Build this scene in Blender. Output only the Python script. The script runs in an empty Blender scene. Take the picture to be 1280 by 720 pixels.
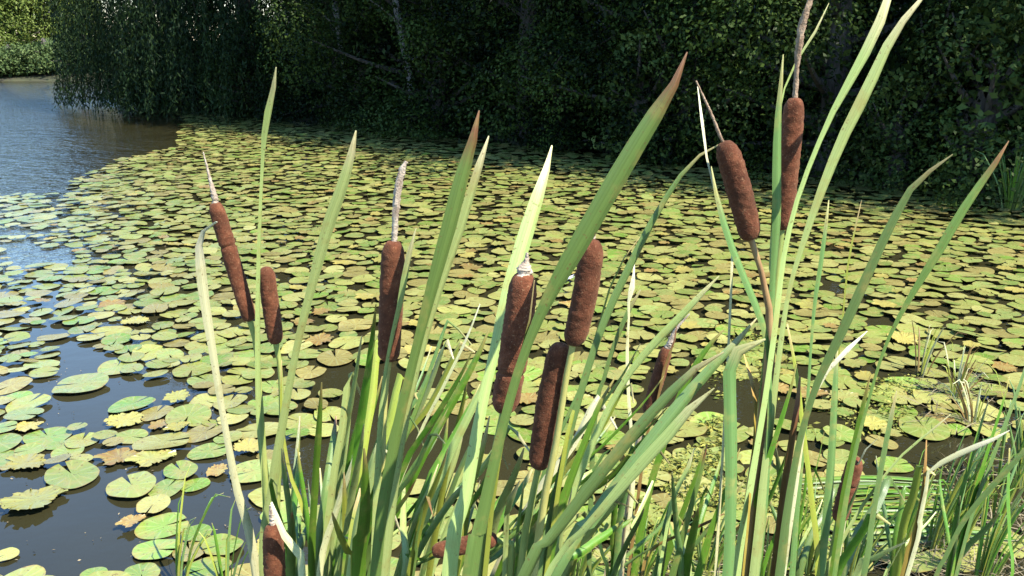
import bpy, math, random
import numpy as np
from mathutils import Vector, Matrix, noise

R = math.radians
sc = bpy.context.scene
COL = sc.collection
rng = random.Random(11)

# ------------------------------------------------------------------ camera
F = 1100.0            # focal length in photo pixels (1280 wide)
HOR = 50.0            # row of the horizon
CH = 1.6              # eye height above the water
PITCH = math.atan((360 - HOR) / F)
cd = bpy.data.cameras.new('camera'); cam = bpy.data.objects.new('camera', cd); COL.objects.link(cam)
cam.location = (0, 0, CH); cam.rotation_euler = (math.pi/2 - PITCH, 0, 0)
cd.sensor_width = 36; cd.lens = 36*F/1280; cd.clip_start = 0.05; cd.clip_end = 3000
sc.camera = cam
FW = Vector((0, math.cos(PITCH), -math.sin(PITCH))); UP = Vector((0, math.sin(PITCH), math.cos(PITCH)))
def ray(px, py): return Vector(((px-640)/F, 0, 0)) + UP*((360-py)/F) + FW
def at(px, py, Y):
    d = ray(px, py); return Vector((0, 0, CH)) + d*(Y/d.y)
def on_water(px, py):
    d = ray(px, py); return Vector((0, 0, CH)) + d*(CH/-d.z)
def pix(p):
    q = Vector(p) - Vector((0, 0, CH)); z = q.dot(FW)
    if z < .05: return None
    return 640 + F*q.x/z, 360 - F*q.dot(UP)/z, z
def scale_at(p):
    return (p - Vector((0, 0, CH))).dot(FW)/F       # metres per photo pixel

# ------------------------------------------------------------------ materials
class N:
    def __init__(s, name):
        s.m = bpy.data.materials.new(name); s.m.use_nodes = True
        s.t = s.m.node_tree; s.b = s.t.nodes['Principled BSDF']
    def n(s, typ, **kw):
        x = s.t.nodes.new(typ)
        for k, v in kw.items():
            if k in x.inputs.keys() and not hasattr(x, k): x.inputs[k].default_value = v
            else: setattr(x, k, v)
        return x
    def l(s, a, b): s.t.links.new(a, b)
    def ramp(s, fac, stops, interp='LINEAR'):
        r = s.n('ShaderNodeValToRGB'); r.color_ramp.interpolation = interp
        e = r.color_ramp.elements
        while len(e) < len(stops): e.new(.5)
        for i, (p, c) in enumerate(stops):
            e[i].position = p; e[i].color = (*c, 1) if len(c) == 3 else c
        s.l(fac, r.inputs[0]); return r.outputs[0]
    def mix(s, fac, a, b, mode='MIX'):
        x = s.n('ShaderNodeMix', data_type='RGBA', blend_type=mode)
        for v, i in ((fac, 0), (a, 6), (b, 7)):
            if hasattr(v, 'is_linked'): s.l(v, x.inputs[i])
            elif i == 0: x.inputs[0].default_value = v
            else: x.inputs[i].default_value = (*v, 1)
        return x.outputs[2]
    def noise(s, vec, scale, detail=3, rough=.5):
        x = s.n('ShaderNodeTexNoise'); x.inputs['Scale'].default_value = scale
        x.inputs['Detail'].default_value = detail; x.inputs['Roughness'].default_value = rough
        if vec is not None: s.l(vec, x.inputs['Vector'])
        return x.outputs['Fac']
    def mapping(s, vec, scale):
        x = s.n('ShaderNodeMapping'); x.inputs['Scale'].default_value = scale; s.l(vec, x.inputs['Vector']); return x.outputs[0]
    def math(s, op, a, b=None):
        x = s.n('ShaderNodeMath', operation=op)
        for i, v in enumerate((a, b)):
            if v is None: continue
            if hasattr(v, 'is_linked'): s.l(v, x.inputs[i])
            else: x.inputs[i].default_value = v
        return x.outputs[0]
    def bump(s, h, strength, dist, prev=None):
        x = s.n('ShaderNodeBump'); x.inputs['Strength'].default_value = strength; x.inputs['Distance'].default_value = dist
        s.l(h, x.inputs['Height'])
        if prev is not None: s.l(prev, x.inputs['Normal'])
        return x.outputs[0]

def leaf_material(name, base, mid, tip, tip_start=.98, rough=.42):
    k = N(name); uv = k.n('ShaderNodeUVMap').outputs[0]
    sx = k.n('ShaderNodeSeparateXYZ'); k.l(uv, sx.inputs[0])
    pos = k.n('ShaderNodeNewGeometry').outputs['Position']
    rnd = k.n('ShaderNodeObjectInfo').outputs['Random']
    vv = k.math('ADD', sx.outputs[1], k.math('MULTIPLY', k.math('SUBTRACT', k.noise(k.mapping(uv, (14, 26, 1)), 1.0, 3, .6), .5), .055))
    lng = k.ramp(vv, [(0, base), (.35, mid), (tip_start-.025, mid), (tip_start, tip), (1, tuple(min(1, c*1.5+.04) for c in tip))])
    # fine lengthwise ribs and streaks
    st = k.noise(k.mapping(uv, (22, 1.4, 1)), 1.0, 3, .6)
    c = k.mix(.75, lng, k.ramp(st, [(.25, (.50, .56, .42)), (.75, (1.28, 1.25, 1.15))]), 'MULTIPLY')
    bl = k.noise(pos, 28, 4, .6)
    c = k.mix(k.ramp(bl, [(.54, (0, 0, 0)), (.70, (.55, .55, .55))]), c, (.33, .28, .09))
    sp = k.noise(pos, 240, 2, .5)
    c = k.mix(k.ramp(sp, [(.65, (0, 0, 0)), (.72, (.65, .65, .65))]), c, (.16, .09, .035))
    hv = k.n('ShaderNodeHueSaturation'); k.l(c, hv.inputs['Color'])
    k.l(k.math('ADD', k.math('MULTIPLY', rnd, .02), .488), hv.inputs['Hue'])
    k.l(k.math('ADD', k.math('MULTIPLY', rnd, .5), .75), hv.inputs['Value']); hv.inputs['Saturation'].default_value = 1.06
    k.l(hv.outputs[0], k.b.inputs['Base Color'])
    k.b.inputs['Roughness'].default_value = rough-.06
    ribs = k.noise(k.mapping(uv, (40, .6, 1)), 1.0, 1, .5)
    nb = k.bump(ribs, .35, .0012)
    k.l(nb, k.b.inputs['Normal'])
    tr = k.n('ShaderNodeBsdfTranslucent'); k.l(hv.outputs[0], tr.inputs['Color'])
    mx = k.n('ShaderNodeMixShader'); mx.inputs[0].default_value = .22
    k.l(k.b.outputs[0], mx.inputs[1]); k.l(tr.outputs[0], mx.inputs[2])
    k.l(mx.outputs[0], k.t.nodes['Material Output'].inputs['Surface'])
    return k.m

DRYT = (.36, .27, .17)
LM = {
 'blue':  leaf_material('leaf_blue_green', (.20, .24, .10), (.140, .225, .080), (.32, .29, .14)),
 'green': leaf_material('leaf_green', (.20, .25, .06), (.110, .225, .035), (.28, .24, .08)),
 'pale':  leaf_material('leaf_green_sunlit', (.27, .33, .11), (.37, .45, .18), (.50, .46, .26)),  # sunlit blades: the sun's brightness is put into this paler green
 'yellow':leaf_material('leaf_yellow_green', (.33, .33, .10), (.30, .34, .07), (.42, .34, .16)),
 'dead':  leaf_material('leaf_straw', (.42, .40, .18), (.64, .62, .38), (.66, .62, .46), .95, .6),
 'brown': leaf_material('leaf_brown', (.26, .22, .08), (.25, .155, .06), (.20, .10, .05), .95, .6),
 'ochre': leaf_material('leaf_ochre', (.24, .20, .06), (.30, .21, .05), (.34, .20, .07), .95, .6),
 'tipped':leaf_material('leaf_brown_tipped', (.20, .25, .07), (.14, .22, .065), (.20, .10, .05), .983),
}
def simple(name, ca, cb, scale, rough, bscale, bstr, bdist, stretch=(1, 1, 1), spec=.3):
    k = N(name); co = k.n('ShaderNodeTexCoord').outputs['Object']
    f = k.noise(k.mapping(co, stretch), scale, 4, .65)
    k.l(k.ramp(f, [(.3, ca), (.7, cb)]), k.b.inputs['Base Color'])
    k.b.inputs['Roughness'].default_value = rough; k.b.inputs['Specular IOR Level'].default_value = spec
    k.l(k.bump(k.noise(k.mapping(co, stretch), bscale, 3, .6), bstr, bdist), k.b.inputs['Normal'])
    return k.m
def spike_material():
    k = N('cattail_velvet'); co = k.n('ShaderNodeTexCoord').outputs['Object']
    f = k.noise(co, 60, 5, .7); g = k.noise(co, 420, 2, .6); big = k.noise(co, 22, 3, .6)
    c = k.ramp(f, [(.3, (.052, .0170, .0078)), (.55, (.106, .0345, .0155)), (.78, (.205, .078, .036))])
    c = k.mix(k.ramp(g, [(.60, (0, 0, 0)), (.74, (.75, .75, .75))]), c, (.25, .14, .072))
    c = k.mix(k.ramp(big, [(.35, (.55, .55, .55)), (.5, (0, 0, 0))]), c, (.048, .019, .009))
    hv = k.n('ShaderNodeHueSaturation'); k.l(c, hv.inputs['Color'])
    k.l(k.math('ADD', k.math('MULTIPLY', k.n('ShaderNodeObjectInfo').outputs['Random'], .3), .85), hv.inputs['Value'])
    k.l(hv.outputs[0], k.b.inputs['Base Color']); k.b.inputs['Roughness'].default_value = .9
    k.b.inputs['Specular IOR Level'].default_value = .15
    k.b.inputs['Sheen Weight'].default_value = .25; k.b.inputs['Sheen Roughness'].default_value = .5
    k.b.inputs['Sheen Tint'].default_value = (.5, .3, .17, 1)
    b = k.bump(k.noise(co, 700, 2, .6), .8, .0012); b = k.bump(f, .7, .003, b)
    k.l(b, k.b.inputs['Normal']); return k.m
M_SPIKE = spike_material()
M_STEM = simple('stem_green', (.14, .20, .045), (.30, .32, .09), 14, .45, 90, .3, .001, (6, 6, 1))
M_STEMY = simple('stem_yellow', (.30, .27, .07), (.38, .36, .12), 14, .45, 90, .3, .001, (6, 6, 1))
M_SHEATH = simple('stem_red_sheath', (.20, .10, .045), (.32, .22, .09), 16, .55, 90, .3, .001, (6, 6, 1))
M_DRYSTEM = simple('stem_dead', (.26, .18, .09), (.46, .36, .22), 18, .8, 120, .5, .001, (5, 5, 1))
M_TIP = simple('male_spike', (.20, .14, .095), (.48, .40, .30), 90, .9, 400, .9, .002)
M_TIPD = simple('male_spike_brown', (.15, .09, .05), (.36, .26, .17), 90, .9, 400, .9, .002)
M_BARK = simple('bark', (.035, .028, .022), (.11, .095, .08), 6, .9, 18, .9, .03, (3, 3, .6))
M_DEADBARK = simple('dead_bark', (.10, .09, .08), (.26, .24, .22), 6, .9, 18, .8, .02, (3, 3, .6))
M_WHITE = simple('petal', (.62, .62, .72), (.75, .76, .86), 20, .5, 60, .2, .002)
M_YEL = simple('stamen', (.6, .42, .04), (.75, .55, .06), 40, .6, 90, .3, .002)

def pad_material():
    k = N('lily_pad'); pos = k.n('ShaderNodeNewGeometry').outputs['Position']
    colr = k.n('ShaderNodeAttribute', attribute_name='Col').outputs['Color']
    uv = k.n('ShaderNodeUVMap').outputs[0]
    s = k.n('ShaderNodeSeparateXYZ'); k.l(uv, s.inputs[0])
    rad = s.outputs[0]; ang = s.outputs[1]
    veins = k.math('POWER', k.math('ABSOLUTE', k.math('SINE', k.math('MULTIPLY', ang, 11*math.pi))), 14)
    c = k.mix(k.math('MULTIPLY', veins, .40), colr, (.30, .33, .12))
    n1 = k.noise(pos, 14, 5, .65)
    c = k.mix(k.ramp(n1, [(.44, (0, 0, 0)), (.66, (.8, .8, .8))]), c, (.25, .215, .065))
    # edge yellowing and rot
    e = k.math('MULTIPLY', k.math('POWER', rad, 5), k.noise(pos, 22, 3, .6))
    c = k.mix(k.ramp(e, [(.38, (0, 0, 0)), (.58, (.8, .8, .8))]), c, (.24, .16, .045))
    sp = k.noise(pos, 75, 3, .6)
    c = k.mix(k.ramp(sp, [(.62, (0, 0, 0)), (.68, (.85, .85, .85))]), c, (.10, .055, .02))
    hv = k.n('ShaderNodeHueSaturation'); k.l(c, hv.inputs['Color'])
    rnd = k.n('ShaderNodeObjectInfo').outputs['Random']
    k.l(k.math('ADD', k.math('MULTIPLY', rnd, .3), .85), hv.inputs['Value'])
    k.l(hv.outputs[0], k.b.inputs['Base Color'])
    k.l(k.ramp(k.noise(pos, 30, 3, .6), [(.3, (.22,)*3), (.7, (.42,)*3)]), k.b.inputs['Roughness'])
    k.b.inputs['Specular IOR Level'].default_value = .5
    b = k.bump(veins, .25, .003); b = k.bump(k.noise(pos, 45, 3, .6), .4, .004, b)
    k.l(b, k.b.inputs['Normal']); return k.m
M_PAD = pad_material()

def water_material():
    k = N('pond_water'); pos = k.n('ShaderNodeNewGeometry').outputs['Position']
    sx = k.n('ShaderNodeSeparateXYZ'); k.l(pos, sx.inputs[0])
    big = k.noise(pos, .6, 3, .6)
    k.l(k.ramp(big, [(.3, (.020, .0185, .008)), (.7, (.031, .028, .012))]), k.b.inputs['Base Color'])
    k.b.inputs['Roughness'].default_value = .02; k.b.inputs['IOR'].default_value = 1.5
    fine = k.noise(k.mapping(pos, (1, 1.3, 1)), 6.5, 3, .6)
    wide = k.noise(k.mapping(pos, (1, 1.5, 1)), 2.2, 2, .5)
    # breeze ruffles the open water on the left, the pads calm the rest
    ruf = k.ramp(k.math('ADD', k.math('MULTIPLY', sx.outputs[0], -.12), k.math('MULTIPLY', k.noise(pos, .35, 2, .5), .5)), [(.62, (.025,)*3), (.95, (1,)*3)])
    h = k.math('ADD', k.math('MULTIPLY', fine, 1.1), wide)
    b = k.n('ShaderNodeBump'); k.l(h, b.inputs['Height']); b.inputs['Distance'].default_value = .045
    k.l(k.math('MULTIPLY', ruf, .8), b.inputs['Strength'])
    k.l(b.outputs[0], k.b.inputs['Normal']); return k.m
M_WATER = water_material()

def ground_material():
    k = N('bank_soil'); pos = k.n('ShaderNodeNewGeometry').outputs['Position']
    f = k.noise(pos, 1.3, 6, .7); g = k.noise(pos, 26, 4, .7)
    c = k.ramp(f, [(.35, (.035, .027, .016)), (.55, (.04, .045, .014)), (.75, (.07, .058, .028))])
    c = k.mix(.5, c, k.ramp(g, [(.3, (.5,)*3), (.7, (1.4,)*3)]), 'MULTIPLY')
    k.l(c, k.b.inputs['Base Color']); k.b.inputs['Roughness'].default_value = .9
    k.l(k.bump(g, .8, .03), k.b.inputs['Normal']); return k.m
M_GROUND = ground_material()

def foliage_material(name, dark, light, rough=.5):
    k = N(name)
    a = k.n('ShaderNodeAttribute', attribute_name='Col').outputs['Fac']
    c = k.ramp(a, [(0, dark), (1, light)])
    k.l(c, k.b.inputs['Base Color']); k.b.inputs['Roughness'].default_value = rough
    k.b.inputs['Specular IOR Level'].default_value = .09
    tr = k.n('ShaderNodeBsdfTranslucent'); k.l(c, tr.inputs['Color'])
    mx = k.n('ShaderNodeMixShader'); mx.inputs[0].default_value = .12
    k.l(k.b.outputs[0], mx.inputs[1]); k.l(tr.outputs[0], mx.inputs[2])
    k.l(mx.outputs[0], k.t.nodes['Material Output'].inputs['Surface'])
    return k.m
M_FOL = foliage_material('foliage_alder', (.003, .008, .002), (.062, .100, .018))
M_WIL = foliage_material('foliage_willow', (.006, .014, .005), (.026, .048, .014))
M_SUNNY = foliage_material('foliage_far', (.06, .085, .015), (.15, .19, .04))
M_SUNFLECK = foliage_material('foliage_painted_sun', (.05, .085, .02), (.15, .19, .055))  # sunlight on leaf clumps put into a paler leaf colour
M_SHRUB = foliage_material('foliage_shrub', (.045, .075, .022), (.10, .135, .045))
M_WEED = foliage_material('water_weed', (.07, .10, .02), (.30, .28, .06))
M_LITTER = foliage_material('reed_litter', (.07, .05, .028), (.30, .25, .15), .8)

# ------------------------------------------------------------------ object helpers
def link(name, me, mat, parent=None):
    if mat is not None and not me.materials: me.materials.append(mat)
    o = bpy.data.objects.new(name, me); COL.objects.link(o)
    if parent: o.parent = parent
    return o
def tag(o, label=None, cat=None, group=None, kind=None):
    if label: o['label'] = label
    if cat: o['category'] = cat
    if group: o['group'] = group
    if kind: o['kind'] = kind
    return o
def thing(name, label, cat, loc, group=None):
    o = bpy.data.objects.new(name, None); COL.objects.link(o); o.location = loc
    o.empty_display_size = .05
    return tag(o, label, cat, group)

class MB:
    def __init__(s): s.v = []; s.f = []; s.uv = []; s.sharp = []
    def add(s, vs, fs, uvs=None):
        b = len(s.v); s.v += [tuple(p) for p in vs]; s.f += [tuple(i+b for i in f) for f in fs]
        s.uv += list(uvs) if uvs else [(0, 0)]*len(vs)
    def mesh(s, name, origin=(0, 0, 0), smooth=True):
        me = bpy.data.meshes.new(name)
        ox, oy, oz = origin
        me.from_pydata([(x-ox, y-oy, z-oz) for x, y, z in s.v], [], s.f)
        ul = me.uv_layers.new(name='UVMap')
        li = np.empty(len(me.loops), 'i'); me.loops.foreach_get('vertex_index', li)
        ul.data.foreach_set('uv', np.array(s.uv, 'f')[li].ravel())
        me.polygons.foreach_set('use_smooth', [smooth]*len(me.polygons))
        if smooth: me.set_sharp_from_angle(angle=R(50))
        return me
    def build(s, name, mat, parent=None, smooth=True):
        return link(name, s.mesh(name, parent.location if parent else (0, 0, 0), smooth), mat, parent)

def spline(pts, n):
    """Catmull-Rom through points given as tuples of floats, n samples, even in arc length of the control polygon"""
    P = np.array(pts, float)
    if len(P) == 2: return [tuple(P[0]+(P[1]-P[0])*t) for t in np.linspace(0, 1, n)]
    d = np.concatenate([[0], np.cumsum(np.linalg.norm(np.diff(P[:, :3], axis=0), axis=1)+1e-9)])
    out = []
    for t in np.linspace(0, d[-1], n):
        i = min(max(int(np.searchsorted(d, t, 'right'))-1, 0), len(P)-2)
        u = (t-d[i])/(d[i+1]-d[i])
        p0 = P[i-1] if i > 0 else 2*P[i]-P[i+1]; p3 = P[i+2] if i+2 < len(P) else 2*P[i+1]-P[i]
        p1, p2 = P[i], P[i+1]
        out.append(tuple(.5*((2*p1)+(p2-p0)*u+(2*p0-5*p1+4*p2-p3)*u*u+(3*p1-p0-3*p2+p3)*u**3)))
    return out

def ribbon(mb, pts, rot=0.0, twist=0.0, n=22, ref=Vector((0, -1, .25)), thick=.16, keel=1.0):
    """a spongy strap leaf: crescent section; pts = (x, y, z, width) from base to tip"""
    S = spline(pts, n); V = []; UVs = []; Fs = []
    sec = [(-.5, 0), (-.3, .75), (0, 1.45*keel), (.3, .75), (.5, 0), (.28, -.05), (0, .2), (-.28, -.05)]
    m = len(sec)
    for i, q in enumerate(S):
        p = Vector(q[:3]); w = max(q[3], .0006)
        a = Vector(S[max(i-1, 0)][:3]); b = Vector(S[min(i+1, n-1)][:3])
        T = (b-a).normalized()
        side = T.cross(ref)
        if side.length < 1e-4: side = Vector((1, 0, 0))
        side.normalize(); nn = side.cross(T).normalized()
        v = i/(n-1)
        ang = rot + twist*v + .35*noise.noise(Vector((S[0][0]*40, v*3.2, S[0][1]*40)))
        s2 = side*math.cos(ang)+nn*math.sin(ang); n2 = nn*math.cos(ang)-side*math.sin(ang)
        w *= 1 + .10*noise.noise(Vector((p.x*9, p.z*22, p.y*9)))
        kv = noise.noise(Vector((p.x*5+3, p.z*6, p.y*5)))
        for (x, y) in sec:
            V.append(p + s2*(x*w) + n2*(y*w*thick)); UVs.append((x+.5, v))
    for i in range(n-1):
        for j in range(m):
            Fs.append((i*m+j, i*m+(j+1) % m, (i+1)*m+(j+1) % m, (i+1)*m+j))
    Fs.append(tuple(range(m))[::-1]); Fs.append(tuple((n-1)*m+j for j in range(m)))
    mb.add(V, Fs, UVs)

def tube(mb, pts, n=16, k=8, bump=0.0, bfreq=200):
    S = spline(pts, n); V = []; Fs = []; U = []
    for i, q in enumerate(S):
        p = Vector(q[:3]); r = max(q[3], .0004)
        T = (Vector(S[min(i+1, n-1)][:3])-Vector(S[max(i-1, 0)][:3])).normalized()
        a = T.cross(Vector((0, 1, 0)) if abs(T.y) < .9 else Vector((1, 0, 0))).normalized(); b = T.cross(a)
        for j in range(k):
            t = 2*math.pi*j/k; rr = r
            d = a*math.cos(t)+b*math.sin(t)
            if bump: rr *= 1+bump*noise.noise((p+d*r)*bfreq)
            V.append(p+d*rr); U.append((j/k, i/(n-1)))
    for i in range(n-1):
        for j in range(k): Fs.append((i*k+j, i*k+(j+1) % k, (i+1)*k+(j+1) % k, (i+1)*k+j))
    Fs.append(tuple(range(k))[::-1]); Fs.append(tuple((n-1)*k+j for j in range(k)))
    mb.add(V, Fs, U)

# ------------------------------------------------------------------ pond outline, ground, water
bank_px = [(95, 103), (128, 128), (235, 141), (420, 158), (540, 170), (800, 198), (1010, 222), (1280, 244)]
far_bank = [on_water(*p) for p in bank_px]
POND = [(-60, 4), (-12, .3), (-3, .7), (-1.2, 1.1), (-.5, 1.5), (.3, 1.75), (.9, 2.1), (1.3, 2.35), (1.6, 2.45), (2.2, 2.5), (3, 2.45), (4.5, 2.6), (7, 3.2), (10, 4.2), (9.6, 6.0), (7.6, 7.5)]
POND += [(p.x, p.y) for p in reversed(far_bank)]
POND += [(-24, 36.5), (-45, 33)]
PA = np.array(POND); PB = np.roll(PA, -1, axis=0)
def pond_sd(x, y):
    """distance to the shore, positive on land (numpy arrays)"""
    x = np.asarray(x, float); y = np.asarray(y, float)
    dmin = np.full(x.shape, 1e9); inside = np.zeros(x.shape, bool)
    for (ax, ay), (bx, by) in zip(PA, PB):
        ex, ey = bx-ax, by-ay
        t = np.clip(((x-ax)*ex+(y-ay)*ey)/(ex*ex+ey*ey), 0, 1)
        dmin = np.minimum(dmin, np.hypot(x-ax-t*ex, y-ay-t*ey))
        c = ((ay > y) != (by > y))
        with np.errstate(divide='ignore', invalid='ignore'):
            xi = (bx-ax)*(y-ay)/(by-ay if by != ay else 1e-9)+ax
        inside ^= c & (x < xi)
    return np.where(inside, -dmin, dmin)
def land_z(x, y):
    d = pond_sd(x, y)
    back = 3.2*np.clip((d-1.5)/9, 0, 1)*(np.asarray(y) > 6)*np.clip((np.asarray(x)+15)/5, 0, 1)  # rise behind the trees, added to block light between the crowns
    near = np.where(np.asarray(y) < 6, .22, .12)+.3*np.clip((d-.8)/2, 0, 1)*(np.asarray(y) > 6)
    return np.where(d < 0, -np.minimum(.6, -d*.45), near*(1-np.exp(-d*.9))+back)-.015
t = np.linspace(-1, 1, 221)
gx = np.sinh(t*5.2)/np.sinh(5.2)*900; gy = gx+6
X, Y = np.meshgrid(gx, gy); Z = land_z(X, Y)
wob = np.array([noise.noise(Vector((a*.9, b*.9, 0)))*.05+noise.noise(Vector((a*5, b*5, 3)))*.012 for a, b in zip(X.ravel(), Y.ravel())]).reshape(X.shape)
Z = Z+wob*(np.abs(X) < 80)
n = len(t); mb = MB()
idx = np.arange(n*n).reshape(n, n)
mb.v = list(zip(X.ravel(), Y.ravel(), Z.ravel())); mb.uv = [(0, 0)]*len(mb.v)
mb.f = [tuple(q) for q in np.stack([idx[:-1, :-1], idx[:-1, 1:], idx[1:, 1:], idx[1:, :-1]], -1).reshape(-1, 4)]
tag(mb.build('ground', M_GROUND), kind='structure')
wb = MB(); wb.add([(-90, -8, 0), (16, -8, 0), (16, 45, 0), (-90, 45, 0)], [(0, 1, 2, 3)])
tag(wb.build('pond_water', M_WATER, smooth=False), kind='structure')

# ------------------------------------------------------------------ trees
def leaf_cloud(name, pos, dirs, ups, L, W, shade):
    n = len(pos); side = np.cross(dirs, ups); side /= np.linalg.norm(side, axis=1, keepdims=True)+1e-9
    nrm = np.cross(side, dirs)
    L = L[:, None]; W = W[:, None]
    v = np.stack([pos, pos+dirs*L*.5+side*W*.5+nrm*W*.18, pos+dirs*L-nrm*L*.10, pos+dirs*L*.5-side*W*.5+nrm*W*.18], 1).reshape(-1, 3)
    me = bpy.data.meshes.new(name)
    me.vertices.add(4*n); me.vertices.foreach_set('co', v.astype('f').ravel())
    me.loops.add(4*n); me.loops.foreach_set('vertex_index', np.arange(4*n, dtype='i'))
    me.polygons.add(n); me.polygons.foreach_set('loop_start', np.arange(0, 4*n, 4, dtype='i'))
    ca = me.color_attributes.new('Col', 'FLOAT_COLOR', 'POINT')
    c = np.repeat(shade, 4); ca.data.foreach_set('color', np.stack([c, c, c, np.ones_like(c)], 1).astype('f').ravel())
    me.update(calc_edges=True); return me
def unit(a): return a/(np.linalg.norm(a, axis=1, keepdims=True)+1e-9)

def make_tree(seed, H, RX, zlow, nbough, leaf, br=(.38, .72), shape=.55, dens=1.0):
    g = np.random.default_rng(seed)
    z = zlow+(H-zlow)*g.random(nbough)**1.3
    u = (z-zlow)/(H-zlow)
    prof = RX*np.clip(np.sin(np.pi*(u*.74+.22))**shape, .12, 1)
    a = g.random(nbough)*2*np.pi
    lump = np.array([noise.noise(Vector((2.0*math.cos(q), 2.0*math.sin(q), h*.8+seed*5))) for q, h in zip(a, z)])
    rr = prof*(.80+.58*lump)*np.sqrt(.62+.38*g.random(nbough))
    cl = np.stack([rr*np.cos(a), rr*np.sin(a), z], 1)
    rad = g.uniform(br[0], br[1], nbough)*np.where(z > 3.6, 1.35, 1)
    big = np.where(z > 3.6, 1.9, 1.0)
    cnt = (dens*300*(rad/.55)**2/big**2*(.072/leaf)**2).astype(int)+8
    ci = np.repeat(np.arange(nbough), cnt); n_ = len(ci)
    d = unit(g.normal(size=(n_, 3))+np.array([0, 0, .25]))
    shell = (.55+.5*g.random(n_)**.6)*(1+.25*np.sin(d[:, 0]*5+ci)*np.cos(d[:, 1]*6+ci*1.7))
    pos = cl[ci]+d*(rad[ci]*shell)[:, None]*np.array([1, 1, .72])
    pos[:, 2] = np.maximum(pos[:, 2], .05+.1*g.random(n_))
    ups = unit(d*.8+np.array([0, 0, .5])+g.normal(size=(n_, 3))*.45)
    dirs = unit(d*.5+g.normal(size=(n_, 3))*.8+np.array([0, 0, -.3]))
    dirs = unit(dirs-ups*(dirs*ups).sum(1, keepdims=True)*.8)
    L = leaf*big[ci]*(.65+.7*g.random(n_))
    tone = np.clip(.30+.9*lump+.8*(g.random(nbough)-.5), 0, 1)  # jutting boughs lighter, hollows darker: light and shade put into leaf colour
    # inner twig leaves, larger and sparser
    m_ = nbough*70; z2 = zlow+(H-zlow)*g.random(m_)**1.2; u2 = (z2-zlow)/(H-zlow)
    r2 = RX*np.clip(np.sin(np.pi*(u2*.74+.22))**shape, .12, 1)*.62*np.sqrt(g.random(m_)); a2 = g.random(m_)*2*np.pi
    pos = np.concatenate([pos, np.stack([r2*np.cos(a2), r2*np.sin(a2), z2], 1)])
    dirs = np.concatenate([dirs, unit(g.normal(size=(m_, 3)))]); ups = np.concatenate([ups, unit(g.normal(size=(m_, 3)))])
    L = np.concatenate([L, leaf*1.9*(.7+.6*g.random(m_))])
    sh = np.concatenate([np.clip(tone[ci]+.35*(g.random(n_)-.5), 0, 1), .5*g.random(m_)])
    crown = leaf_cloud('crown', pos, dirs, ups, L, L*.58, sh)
    tb = MB()
    tube(tb, [(0, 0, -.3, .20), (.05, .03, 1.2, .15), (-.08, .06, H*.45, .10), (.05, -.03, H*.9, .02)], 12, 9, .12, 3)
    for i in g.choice(nbough, min(26, nbough), False):
        c = cl[i]; z0 = max(.3, c[2]*.55)
        tube(tb, [(0, 0, z0, .055), (c[0]*.5, c[1]*.5, z0+(c[2]-z0)*.4, .035), (c[0], c[1], c[2], .008)], 7, 5)
    return crown, tb.mesh('trunk')
def make_willow(seed, H, RX, nstr, zmin):
    g = np.random.default_rng(seed)
    P = []; D = []; S = []; U = []
    for i in range(nstr):
        a = g.random()*2*np.pi; r = RX*np.sqrt(.1+.9*g.random())
        z1 = zmin+1.6+(H-zmin-1.6)*g.random()**1.5*(1-.45*(r/RX)**2)
        ln = min(z1-zmin*(.4+1.2*g.random()), 1.6+2.6*g.random())
        m = int(ln/.055); tt = np.linspace(0, 1, m)
        sway = g.normal(size=2)*.12
        px_ = r*np.cos(a)*(1+.06*tt)+sway[0]*tt**2; py_ = r*np.sin(a)*(1+.06*tt)+sway[1]*tt**2
        P.append(np.stack([px_, py_, z1-ln*tt], 1)+g.normal(size=(m, 3))*.03)
        D.append(unit(np.array([0, 0, -1.])+g.normal(size=(m, 3))*.42)); U.append(unit(g.normal(size=(m, 3))))
        S.append(np.clip(g.random()*.7+g.random(m)*.3, 0, 1))
    P = np.concatenate(P); D = np.concatenate(D); U = np.concatenate(U); S = np.concatenate(S)
    P[:, 2] = np.maximum(P[:, 2], .04)
    L = .11*(.7+.6*g.random(len(P)))
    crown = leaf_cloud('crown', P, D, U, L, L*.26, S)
    tb = MB()
    tube(tb, [(0, 0, -.3, .26), (.08, .03, 1.3, .2), (-.1, .1, H*.5, .13), (0, 0, H*.95, .03)], 12, 9, .12, 3)
    for i in range(16):
        a = g.random()*6.28; r = RX*(.5+.4*g.random())
        tube(tb, [(0, 0, 1.5+.2*i*.5, .07), (r*.6*math.cos(a), r*.6*math.sin(a), H*.7, .04), (r*math.cos(a), r*math.sin(a), H*.72, .012)], 8, 5)
    return crown, tb.mesh('trunk')

alders = [make_tree(s, 9.0+.4*s, 2.9, .08, 112, .052) for s in (1, 2, 3)]
shrub = [make_tree(s, 2.4, 1.25, .03, 34, .055, (.24, .42)) for s in (7, 8)]
willow = [make_willow(21, 9.5, 3.0, 900, .15), make_willow(22, 9.0, 2.8, 850, .15)]
sunfleck_bush = [make_tree(51, 2.1, .95, .15, 15, .06, (.16, .32))]  # bush added to stand in for sunlit leaf clusters
farkind = [make_tree(s, 6.6, 2.6, .2, 80, .15, (.4, .8), dens=.9) for s in (31, 32)]
farshrub = [make_tree(41, 1.0, 2.6, .05, 42, .11, (.3, .5), .6)]
copies = {}
WS = {'w': .86}
def plant_tree(name, label, cat, kind, mat, x, y, rz, s=1.0, group=None, sz=None):
    z = float(land_z(np.array([x]), np.array([y]))[0])
    t_ = thing(name, label, cat, (x, y, z), group); t_.rotation_euler.z = rz; t_.scale = (s, s, sz or s)
    cr = link('crown', kind[0], mat, t_); tr = link('trunk', kind[1], M_BARK, t_)
    return t_
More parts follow.
